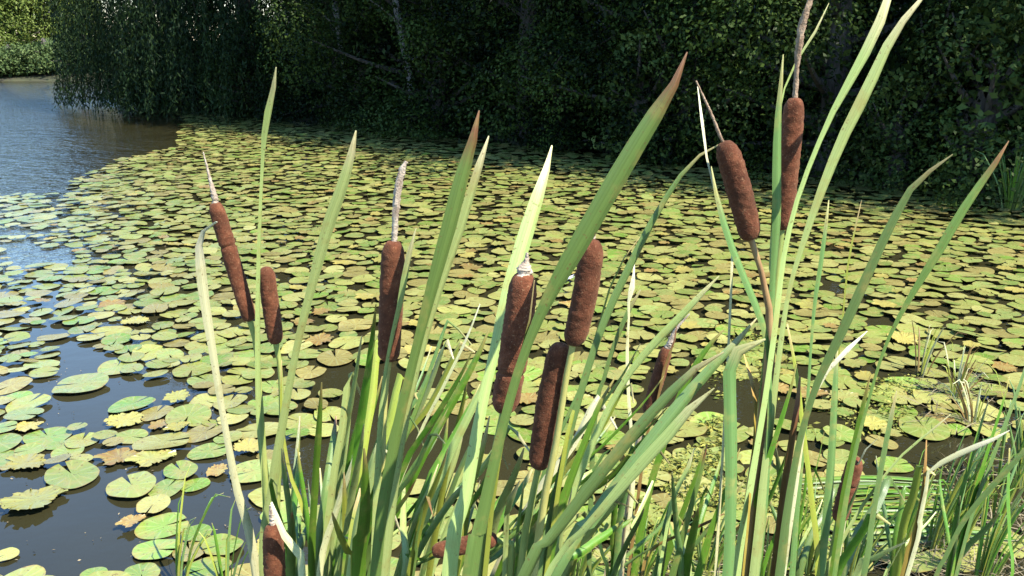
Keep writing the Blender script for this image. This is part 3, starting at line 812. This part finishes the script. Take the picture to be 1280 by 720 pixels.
C('cattail', 'cattail with the upright head stacked above a darker one', 'cattail', .97, [
    ('blue', [(900, 180, 2), (880, 190, 5), (852, 218, 9), (818, 272, 13), (786, 335, 15), (758, 395, 15), (732, 470, 14), (708, 560, 14), (686, 660, 16), (672, 740, 16)], .10, .4, .1),
    ('yellow', [(805, 290, 1), (770, 340, 3), (745, 420, 4), (722, 500, 6), (700, 600, 8)], .12, .3, .1)],
  dict(top=(741, 298), bot=(716, 432), w=34, bend=3, tip=[(743, 292, 4), (746, 276, 2)], stem=[(708, 470, 8), (694, 560, 9), (672, 680, 10)], stem_mat=M_STEMY), CG)
C('cattail', 'cattail with a dark shaded head hanging just below the upright one', 'cattail', .99, [
    ('green', [(770, 470, 2), (752, 500, 8), (728, 560, 12), (700, 640, 14), (680, 740, 16)], .05, .3, .1)],
  dict(top=(702, 428), bot=(673, 586), w=34, bend=-2, stem=[(664, 630, 9), (650, 720, 10)]), CG)
C('cattail', 'cattail with a small slim head half hidden behind the wide slanting leaves', 'cattail', 1.62, [
    ('brown', [(846, 405, 2), (842, 430, 6), (832, 455, 8), (822, 500, 6), (806, 560, 7)], -.04, .3, .4),
    ('green', [(905, 412, 2), (880, 440, 8), (852, 490, 10), (828, 560, 12), (806, 640, 13)], .02, .2, .1),
    ('green', [(880, 560, 2), (872, 590, 9), (850, 650, 13), (826, 720, 14)], .02, .2, .1)],
  dict(top=(834, 434), bot=(809, 518), w=18, tip=[(838, 428, 8), (845, 412, 4), (862, 392, 1.5)], tip_mat=M_TIP, stem=[(800, 545, 8), (790, 600, 8), (778, 700, 8)], stem_mat=M_DRYSTEM), CG)
C('cattail_shoot', 'dead straw stem with a whitish papery node above its bent leaf', 'dead stem', 1.5, [
    ('dead', [(793, 322, 2), (792, 345, 5), (790, 360, 12), (786, 375, 6), (786, 400, 4), (784, 440, 6), (786, 500, 6), (790, 560, 7), (788, 640, 8)], 0, .3, .2),
    ('blue', [(801, 362, 3), (790, 380, 9), (772, 420, 9), (756, 470, 8), (742, 540, 10)], .03, .3, .2)], None, None)
C('cattail_shoot', 'shoot with two wide blue-green leaves slanting across the lower centre', 'cattail shoot', .86, [
    ('blue', [(905, 440, 2), (868, 462, 10), (822, 508, 17), (775, 562, 20), (730, 618, 21), (688, 674, 21), (650, 730, 20)], .05, .05, .1),
    ('blue', [(946, 398, 2), (920, 428, 10), (876, 474, 16), (836, 522, 19), (792, 580, 20), (740, 650, 19), (690, 722, 18)], .12, -.2, .1),
    ('pale', [(893, 485, 2), (872, 500, 12), (842, 536, 22), (800, 582, 24), (760, 628, 20), (718, 676, 17), (680, 728, 15)], -.02, .25, .1)], None, SG)
C('cattail_shoot', 'slim pale leaf shoot slanting right behind the dead straw stem', 'cattail shoot', 1.25, [
    ('pale', [(899, 345, 2), (882, 362, 9), (850, 396, 14), (815, 432, 14), (786, 468, 11), (756, 520, 10), (722, 600, 12), (690, 700, 14)], 0, .2, .1)], None, SG)
C('cattail_shoot', 'shoot with two brown-tipped upright leaves side by side above the centre', 'cattail shoot', .95, [
    ('tipped', [(599, 138, 2), (597, 155, 7), (590, 178, 14), (576, 225, 21), (562, 280, 22), (548, 330, 20), (532, 390, 16), (512, 470, 14), (490, 570, 16), (470, 720, 18)], 0, .2, .15),
    ('pale', [(611, 170, 2), (606, 186, 8), (592, 228, 13), (574, 290, 14), (552, 350, 14), (532, 420, 12), (508, 520, 12), (482, 700, 16)], .05, .3, .1)], None, SG)
C('cattail', 'cattail lying broken with its head horizontal near the bottom edge', 'cattail', 1.0, [
    ('pale', [(650, 600, 2), (642, 615, 12), (634, 640, 10), (632, 690, 8)], -.06, .2, .3)],
  dict(top=(540, 690), bot=(622, 673), w=24, stem=[(636, 671, 8), (640, 690, 9), (636, 740, 9)]), CG)
# --- right
C('cattail', 'cattail with a dark head leaning left at upper right', 'cattail', .98, [
    ('dead', [(869, 100, 1.5), (878, 118, 3), (890, 150, 4), (900, 178, 4)], 0, 0, 0) if False else
    ('blue', [(889, 208, 2), (893, 232, 7), (902, 270, 13), (918, 318, 14), (938, 366, 14), (955, 410, 13), (962, 460, 10), (960, 560, 12), (948, 700, 16)], -.06, .2, .1),
    ('dead', [(872, 108, 2), (877, 130, 5), (878, 160, 8), (882, 190, 6), (890, 225, 4), (900, 270, 5), (915, 330, 7)], .04, .2, .3)],
  dict(top=(905, 176), bot=(939, 300), w=34, bend=2, tip=[(901, 172, 4), (889, 142, 3.5), (870, 101, 2)], tip_mat=M_TIPD, stem=[(948, 330, 7), (960, 370, 8), (962, 460, 14), (948, 560, 15), (930, 700, 17)], stem_mat=M_SHEATH), CG)
C('cattail', 'tallest cattail with an upright head and long withered spike at top right', 'cattail', 1.08, [
    ('blue', [(979, 68, 2), (977, 95, 6), (973, 140, 11), (971, 195, 16), (971, 250, 17), (970, 290, 14), (966, 350, 10), (962, 440, 12), (955, 560, 14), (940, 720, 16)], -.06, .1, .1),
    ('pale', [(1036, 4, 2), (1024, 30, 9), (1004, 62, 9), (986, 92, 8), (976, 128, 6), (970, 170, 4), (966, 240, 5), (962, 330, 7), (958, 420, 9)], .03, .3, .5)],
  dict(top=(994, 121), bot=(977, 288), w=29, tip=[(994, 117, 7), (996, 85, 6), (999, 55, 9), (1003, 30, 9), (1013, 0, 7), (1020, -22, 3)], tip_mat=M_TIPD, stem=[(972, 330, 8), (964, 420, 9), (950, 560, 10), (930, 720, 11)]), CG)
C('cattail_shoot', 'shoot with two very long leaves rising past the top edge at right', 'cattail shoot', .95, [
    ('pale', [(1114, -14, 14), (1098, 32, 20), (1072, 84, 18), (1044, 134, 12), (1018, 192, 9), (996, 252, 10), (980, 320, 12), (970, 400, 14), (956, 500, 16), (936, 620, 20), (918, 740, 22)], 0, .2, .1),
    ('pale', [(1154, -4, 6), (1132, 22, 12), (1110, 56, 19), (1084, 112, 24), (1052, 176, 23), (1024, 246, 18), (1002, 310, 12), (985, 370, 10), (972, 460, 12), (955, 600, 16), (940, 740, 18)], .06, .1, .1)], None, SG)
C('cattail_shoot', 'shoot with a wide grey-green leaf ending in a withered sideways tip', 'cattail shoot', .98, [
    ('dead', [(1191, 193, 2), (1175, 206, 7), (1152, 220, 10), (1140, 232, 10), (1132, 246, 14)], 0, .2, 0) if False else
    ('blue', [(1191, 193, 2), (1172, 208, 8), (1148, 224, 12), (1130, 250, 19), (1104, 300, 24), (1076, 362, 24), (1048, 424, 22), (1022, 478, 16), (1000, 550, 14), (984, 640, 16), (972, 740, 18)], 0, .1, .1),
    ('dead', [(1084, 414, 2), (1070, 428, 10), (1050, 446, 13), (1030, 470, 9), (1008, 520, 8), (996, 600, 10)], .05, .2, .2)], None, SG)
C('cattail_shoot', 'shoot with a vivid green leaf tipped brown at the right edge', 'cattail shoot', 1.05, [
    ('tipped', [(1261, 176, 2), (1254, 190, 8), (1234, 218, 15), (1204, 262, 21), (1172, 316, 22), (1146, 358, 16), (1122, 400, 10), (1104, 440, 7), (1086, 500, 6), (1066, 580, 9), (1046, 700, 12)], 0, .15, .2)], None, SG)
C('cattail_shoot', 'shoot with two thin pale leaf tips over the pads right of the tall cattail', 'cattail shoot', 1.3, [
    ('blue', [(1036, 250, 2), (1032, 285, 8), (1026, 330, 10), (1019, 375, 9), (1014, 430, 6), (1008, 520, 8), (996, 640, 11)], 0, .2, .2),
    ('yellow', [(1077, 250, 1), (1068, 290, 5), (1060, 330, 5), (1054, 390, 4), (1046, 470, 6), (1036, 600, 9), (1024, 720, 11)], .05, .2, .2)], None, SG)
C('cattail_shoot', 'shoot with a straight leaf folded over sharply at its top', 'cattail shoot', .92, [
    ('blue', [(957, 424, 3), (938, 432, 14), (917, 442, 20), (912, 455, 20), (913, 520, 20), (914, 600, 19), (912, 680, 18), (908, 740, 18)], 0, .05, 0),
    ('pale', [(952, 396, 2), (935, 420, 9), (908, 448, 14), (880, 470, 12)], .1, .2, .1) if False else ('ochre', [(929, 440, 2), (934, 460, 12), (942, 490, 16), (944, 515, 8), (938, 600, 8), (930, 700, 9)], .1, .3, .4)], None, SG)
C('cattail_shoot', 'reddish-brown dead leaf sheath standing right of the folded leaf', 'cattail shoot', 1.0, [
    ('brown', [(1000, 470, 4), (996, 510, 15), (988, 560, 17), (978, 630, 18), (968, 730, 20)], 0, .1, .1),
    ('green', [(996, 455, 2), (984, 500, 12), (965, 560, 17), (946, 630, 19), (930, 735, 20)], -.06, .2, .1)], None, SG)
C('cattail_shoot', 'yellow-green upright stem-like shoot left of the small tan seed head', 'cattail shoot', 1.15, [
    ('yellow', [(984, 405, 4), (996, 470, 10), (1004, 540, 12), (1014, 620, 13), (1022, 735, 14)], 0, .3, .1),
    ('blue', [(1047, 428, 3), (1044, 480, 12), (1040, 560, 14), (1034, 640, 14), (1026, 735, 15)], .02, .2, .1)], None, SG)
C('cattail_shoot', 'bright green leaf shoot standing in front of the small tan seed head', 'cattail shoot', 1.1, [
    ('green', [(1088, 468, 2), (1080, 500, 12), (1066, 560, 17), (1052, 630, 18), (1038, 735, 20)], -.04, .2, .1),
    ('blue', [(1121, 488, 2), (1114, 520, 12), (1102, 580, 15), (1090, 650, 15), (1076, 735, 14)], .04, .2, .1),
    ('pale', [(1188, 518, 2), (1162, 540, 7), (1130, 566, 7), (1104, 596, 8), (1072, 640, 12), (1045, 690, 12), (1030, 735, 12)], .06, .3, .1)], None, SG)
C('cattail', 'cattail with a small tan two-part head at lower right', 'cattail', 1.4, [
    ('dead', [(1097, 548, 1), (1086, 556, 4), (1074, 578, 4), (1064, 610, 3)], -.03, .2, 0)],
  dict(top=(1071, 571), bot=(1048, 652), w=23, crease=(.42,), stem=[(1042, 680, 7), (1034, 735, 8)]), CG)
C('cattail', 'cattail stub with a dark reddish head low behind the brown sheath', 'cattail', 1.35, [
    ('green', [(960, 600, 2), (956, 640, 9), (948, 735, 11)], 0, .2, .1)],
  dict(top=(992, 618), bot=(982, 668), w=20, stem=[(978, 700, 7), (974, 735, 8)]), CG)
C('cattail_shoot', 'ochre stem with a bleached leaf bent out flat to the right', 'cattail shoot', 1.2, [
    ('dead', [(1262, 538, 2), (1240, 550, 9), (1206, 564, 13), (1178, 578, 11), (1162, 586, 6), (1158, 610, 7), (1150, 650, 8), (1140, 700, 9)], 0, .1, .1),
    ('ochre', [(1158, 550, 3), (1156, 590, 8), (1150, 640, 10), (1136, 690, 12), (1124, 740, 13)], .01, .2, .1),
    ('pale', [(1135, 676, 2), (1118, 684, 8), (1090, 700, 14), (1066, 730, 14)], -.04, .1, .1)], None, SG)
C('cattail_shoot', 'green leaf shoot at the lower right corner leaning right', 'cattail shoot', 1.3, [
    ('blue', [(1300, 540, 8), (1270, 575, 15), (1236, 612, 16), (1205, 650, 14), (1180, 700, 12), (1165, 740, 12)], 0, .2, .1),
    ('green', [(1262, 470, 2), (1254, 500, 7), (1238, 550, 11), (1220, 610, 11), (1200, 680, 11), (1186, 740, 11)], .05, .2, .2),
    ('green', [(1236, 500, 2), (1226, 530, 8), (1212, 580, 11), (1196, 640, 11), (1180, 740, 11)], .1, .2, .2),
    ('blue', [(1290, 430, 2), (1275, 480, 9), (1256, 530, 12), (1234, 590, 11), (1210, 660, 11)], .08, .3, .2),
    ('green', [(1262, 560, 3), (1260, 620, 8), (1262, 680, 9), (1258, 740, 10)], .1, .2, .2)], None, SG)
C('cattail_shoot', 'low shoot of dark leaves between the wide slanting leaves and folded leaf', 'cattail shoot', 1.25, [
    ('tipped', [(884, 555, 2), (876, 590, 10), (862, 640, 13), (846, 700, 14), (836, 740, 14)], 0, .2, .1),
    ('pale', [(868, 560, 3), (858, 590, 12), (842, 620, 10), (830, 680, 9)], -.02, .2, .3),
    ('green', [(925, 560, 2), (912, 600, 9), (890, 660, 14), (868, 735, 16)], .02, .2, .1),
    ('blue', [(846, 610, 2), (834, 650, 14), (820, 735, 18)], .05, .2, .1),
    ('brown', [(905, 642, 3), (880, 655, 9), (850, 668, 10), (820, 684, 8), (800, 730, 7)], .03, .3, .1)], None, SG)

# --- the dense leaf clump in the middle: many shoots, each of several leaves
def clump_shoot(label, fx, Y, spread, tips, seed):
    g = random.Random(seed); L = []
    for (tx, ty) in list(tips)+[(a_+g.uniform(-38, 30), b_+g.uniform(25, 110)) for a_, b_ in tips if b_ < 600 and g.random() < .55]:
        # from the clump foot near the bottom edge up to a tip
        bx = fx+g.uniform(-10, 10); w = g.uniform(6, 14)*1.1/Y
        my = (ty+735)/2; mx = bx+(tx-bx)*g.uniform(.34, .46)
        mk = g.choice(['blue', 'green', 'blue', 'green', 'green', 'pale', 'pale', 'blue', 'yellow', 'tipped']+(['dead'] if g.random() < .18 else []))
        if g.random() < .22 :     # a leaf folded over near its top
            pl = [(tx+g.uniform(8, 30), ty+g.uniform(10, 40), 2), (tx+8, ty+6, w*.6), (tx, ty, w*.8), (tx+(mx-tx)*.4, ty+(my-ty)*.5, w*.95), (mx, my, w), (bx, 735, w*1.1)]
        else:
            pl = [(tx, ty, 1.5), (tx+(mx-tx)*.22, ty+(my-ty)*.26, w*.66), (tx+(mx-tx)*.6, ty+(my-ty)*.62, w*.95), (mx, my, w), (bx, 735, w*1.1)]
        L.append((mk, pl, g.uniform(-.22, .26), g.uniform(-.9, .9), g.uniform(-.5, .5)))
    return build_shoot('cattail_shoot', label, 'cattail shoot', Y, L, None, SG)
clumps = [
 ('leafy shoot at the left side of the middle clump with a brown frayed tip', 398, 1.25, [(402, 478), (372, 560), (420, 520), (436, 470), (385, 600)]),
 ('leafy shoot of the middle clump just right of the frayed tip', 412, 1.4, [(452, 420), (470, 430), (440, 500), (425, 560), (400, 585), (478, 470)]),
 ('leafy shoot of the middle clump beneath the speckled-spike cattail head', 430, 1.2, [(470, 380), (500, 470), (455, 530), (478, 560), (430, 590)]),
 ('leafy shoot of the middle clump leaning right under the straight brown head', 445, 1.35, [(560, 400), (545, 440), (520, 480), (510, 520), (570, 470)]),
 ('leafy shoot at the right of the middle clump with pale leaning leaves', 462, 1.3, [(600, 380), (612, 410), (590, 440), (566, 500), (540, 540)]),
 ('low leafy shoot in the front of the middle clump', 440, 1.1, [(470, 560), (500, 540), (520, 600), (450, 610), (415, 640)]),
 ('leafy shoot between the straight brown head and the thick centre head', 500, 1.25, [(600, 480), (566, 540), (548, 580), (580, 600), (620, 440)]),
 ('low leafy shoot left of the broken horizontal head', 505, 1.1, [(560, 560), (530, 620), (545, 640), (505, 600)]),
 ('leafy shoot rising beneath the thick centre head', 560, 1.05, [(625, 560), (600, 600), (612, 520), (585, 620), (640, 600)]),
 ('leafy shoot between the thick centre head and the dark shaded head', 585, 1.2, [(668, 580), (690, 600), (655, 560), (630, 620), (672, 640)]),
 ('leafy shoot to the right of the dark shaded head', 620, 1.3, [(745, 500), (770, 520), (720, 560), (700, 600), (735, 590)]),
 ('leafy shoot behind the stacked pair of heads leaning far right', 640, 1.45, [(800, 430), (782, 480), (830, 470), (760, 560), (745, 430)]),
 ('small leafy shoot below the dead straw stem', 700, 1.4, [(790, 600), (770, 640), (800, 640), (760, 600)]),
 ('low thin leafy shoot left of the clump beside the bottom cattail head', 362, 1.3, [(352, 560), (375, 520), (338, 600), (392, 640), (365, 640)]),
 ('fine-leaved shoot at the back of the middle clump', 430, 1.6, [(520, 430), (535, 395), (500, 500), (556, 430), (480, 520), (575, 430)]),
 ('fine-leaved shoot at the back between the middle heads', 530, 1.6, [(585, 470), (610, 500), (560, 520), (635, 530), (600, 540)]),
]
for i, (lab, fx, Y_, tips) in enumerate(clumps): clump_shoot(lab, fx, Y_, 0, tips, 100+i)
rc = [
 ('low leafy shoot at the bottom between the folded leaf and brown sheath', 945, 1.35, [(985, 560), (1000, 600), (960, 590), (940, 640)]),
 ('low leafy shoot at the bottom right of the small tan head', 1040, 1.4, [(1075, 600), (1090, 640), (1055, 640), (1110, 600)]),
 ('low leafy shoot at the bottom beside the ochre stem', 1185, 1.5, [(1215, 560), (1235, 600), (1200, 620), (1175, 600), (1250, 640)]),
]
rc += [
 ('tangled low shoot between the slanting leaves and the straw stem foot', 760, 1.5, [(820, 590), (790, 560), (840, 640), (770, 600), (745, 650)]),
 ('thin crossing shoot left of the folded leaf foot', 850, 1.3, [(905, 560), (880, 610), (930, 600), (840, 590), (860, 650)]),
 ('thin crossing shoot behind the brown sheath', 990, 1.6, [(1030, 540), (1010, 580), (970, 560), (1045, 610), (960, 620)]),
 ('thin crossing shoot between the small tan head and ochre stem', 1110, 1.6, [(1150, 580), (1130, 610), (1095, 570), (1170, 640)]),
 ('yellowish low shoot at the bottom below the slanting leaves', 690, 1.2, [(760, 620), (735, 650), (780, 650), (715, 610)]),
 ('low shoot right of the broken horizontal head', 640, 1.2, [(690, 610), (672, 650), (705, 650), (655, 600)]),
]
for i, (lab, fx, Y_, tips) in enumerate(rc): clump_shoot(lab, fx, Y_, 0, tips, 200+i)

# small grasses growing from the shallow water
for (a, b, n_, h, lab, sd, ln) in [
    (225, 735, 9, .34, 'thin grass blades rising over the lower left pad cluster', 1, (.25, .1)),
    (285, 740, 7, .30, 'short grass blades just left of the curved leaf foot', 2, (.15, .1)),
    (1195, 690, 26, .42, 'fine bright green grass tuft on the mud at lower right', 3, (.2, 0)),
    (1245, 655, 16, .50, 'green grass tuft by the right edge above the litter', 4, (.15, 0)),
    (1150, 470, 9, .35, 'sparse grey stalks standing among pads at right', 8, (.1, 0)),
    (1010, 715, 18, .3, 'short grass on the mud below the brown sheath', 9, (.1, 0)),
    (880, 720, 18, .3, 'short grass on the mud left of the folded leaf', 10, (.1, 0)),
    (1120, 715, 24, .40, 'grass tuft at the bottom edge in front of the floating green blades', 11, (.2, 0)),
    (1275, 610, 22, .50, 'tall grass tuft cut by the right edge below the pads', 12, (-.1, 0)),
    (1225, 735, 26, .42, 'dense grass tuft at the bottom right corner', 13, (.25, 0)),
    (1165, 690, 18, .45, 'thin grass tuft beside the foot of the ochre stem', 14, (.3, 0)),
    (1060, 735, 20, .38, 'grass tuft at the bottom edge below the small tan head', 15, (.15, 0)),
    (960, 735, 20, .36, 'grass tuft at the bottom edge under the folded leaf', 16, (.2, 0)),
    (800, 735, 20, .34, 'grass tuft at the bottom edge below the wide slanting leaves', 17, (.2, 0)),
    (720, 735, 16, .30, 'grass tuft at the bottom edge right of the broken horizontal head', 18, (.2, 0)),
    (1195, 500, 26, .30, 'dry twiggy clump of dead stalks among pads at right', 28, (.1, 0)),
    (1215, 530, 22, .26, 'lower dry tangle of dead stalks beside the twiggy clump', 38, (-.2, 0))]:
    p = on_water(a, b); z = max(0, gz(p.x, p.y))
    tuft('grass_tuft', lab, 'grass tuft', (p.x, p.y, z), n_, h, .008, .10, [LM['green'], LM['blue'], LM['yellow']] if sd % 10 != 8 or sd == 18 else [LM['dead'], LM['brown'], LM['yellow']], 60+sd, ln, 'grass tufts at the water margin')

# flattened green blades floating in a bundle at lower right
p = on_water(1112, 642); fb = thing('fallen_leaf_bundle', 'striped bundle of flattened green blades floating at lower right', 'fallen leaves', (p.x, p.y, .01))
for i in range(22):
    yy = p.y-.22+.44*i/21; x0 = p.x-.22+rng.uniform(-.06, .06); x1 = p.x+.28+rng.uniform(-.1, .1)
    m_ = MB(); z = .014+.008*(i % 3)
    ribbon(m_, [(x0, yy, z, .016), ((x0+x1)/2, yy+rng.uniform(-.015, .015), z+.012, .020), (x1, yy+rng.uniform(-.03, .03), z, .008)], rng.uniform(-.4, .4), 0, 10, Vector((0, 0, 1)))
    m_.build('leaf', LM['green' if i % 3 else 'blue'], fb)

# litter of dead reeds and floating weed (uncountable)
def scatter_bits(name, label, cat, mat, areas, n_, L, W, flat, seed, zr):
    g = np.random.default_rng(seed); P = []
    for (poly, share) in areas:
        A = np.array(poly); lo, hi = A.min(0), A.max(0); k_ = int(n_*share)
        while k_ > 0:
            x, y = lo+(hi-lo)*g.random(2)
            if inpoly(x, y, poly) and noise.noise(Vector((x*4, y*4, seed))) > -.15: P.append((x, y, max(0.004, gz(x, y)+.01)+zr*g.random()**2)); k_ -= 1
    P = np.array(P); m = len(P); a = g.random(m)*6.28
    D = unit(np.stack([np.cos(a), np.sin(a), g.normal(size=m)*flat], 1))
    U_ = unit(np.array([0, 0, 1.])+g.normal(size=(m, 3))*.5)
    Ls = L*(.4+1.2*g.random(m))
    me = leaf_cloud(name, P, D, U_, Ls, np.minimum(Ls*.6, W*(.6+.8*g.random(m))), g.random(m))
    tag(link(name, me, mat), label, cat, kind='stuff')
AR = AREA
scatter_bits('floating_weed', 'yellow-green floating weed between the cattails and right cluster', 'water weed', M_WEED,
    [(AR([(800, 560), (905, 520), (910, 720), (790, 720)]), .45), (AR([(880, 400), (985, 430), (985, 500), (890, 500)]), .12), (AR([(905, 600), (1060, 600), (1050, 725), (905, 725)]), .3),
     (AR([(1000, 480), (1150, 470), (1130, 545), (1010, 545)]), .13)], 7500, .022, .011, .3, 5, .02)
scatter_bits('reed_litter', 'tangle of dead reed litter on the mud at lower right', 'litter', M_LITTER,
    [(AR([(1150, 470), (1245, 470), (1250, 545), (1160, 540)]), .2), (AR([(1060, 690), (1180, 590), (1330, 570), (1330, 760), (1040, 760)]), .6), (AR([(760, 690), (1060, 680), (1060, 760), (700, 760)]), .2)], 1100, .11, .004, .3, 9, .06)
scatter_bits('floating_debris', 'tiny seed fluff and leaf crumbs floating on the left water', 'debris', M_LITTER,
    [(AR([(-60, 270), (400, 300), (400, 720), (-60, 720)]), 1.0)], 800, .010, .006, .1, 3, .003)

# ------------------------------------------------------------------ light
SUN_EL, SAZ = 53.0, Vector((.80, -.60))
w = bpy.data.worlds.new('World'); sc.world = w; w.use_nodes = True
sky = w.node_tree.nodes.new('ShaderNodeTexSky'); sky.sky_type = 'NISHITA'; sky.sun_disc = False
sky.sun_elevation = R(SUN_EL); sky.sun_rotation = math.atan2(SAZ.x, SAZ.y); sky.dust_density = 0; sky.air_density = 1.5; sky.ozone_density = 10.0
bg = w.node_tree.nodes['Background']; bg.inputs[1].default_value = .15
w.node_tree.links.new(sky.outputs[0], bg.inputs[0])
sd_ = bpy.data.lights.new('sun', 'SUN'); sd_.energy = 5.0; sd_.angle = R(.5); sd_.color = (1, .94, .84)
so = bpy.data.objects.new('sun', sd_); COL.objects.link(so)
S = Vector((SAZ.x, SAZ.y, 0)).normalized()*math.cos(R(SUN_EL)); S.z = math.sin(R(SUN_EL))
so.rotation_euler = S.to_track_quat('Z', 'Y').to_euler(); so.location = S*60
vs = sc.view_settings; sc.display_settings.display_device = 'sRGB'
vs.view_transform = 'Standard'; vs.look = 'None'; vs.exposure = 1.38; vs.gamma = 1; vs.use_curve_mapping = False
sc.cycles.max_bounces = 5; sc.cycles.diffuse_bounces = 2; sc.cycles.glossy_bounces = 3; sc.cycles.transmission_bounces = 2
sc.cycles.use_denoising = True
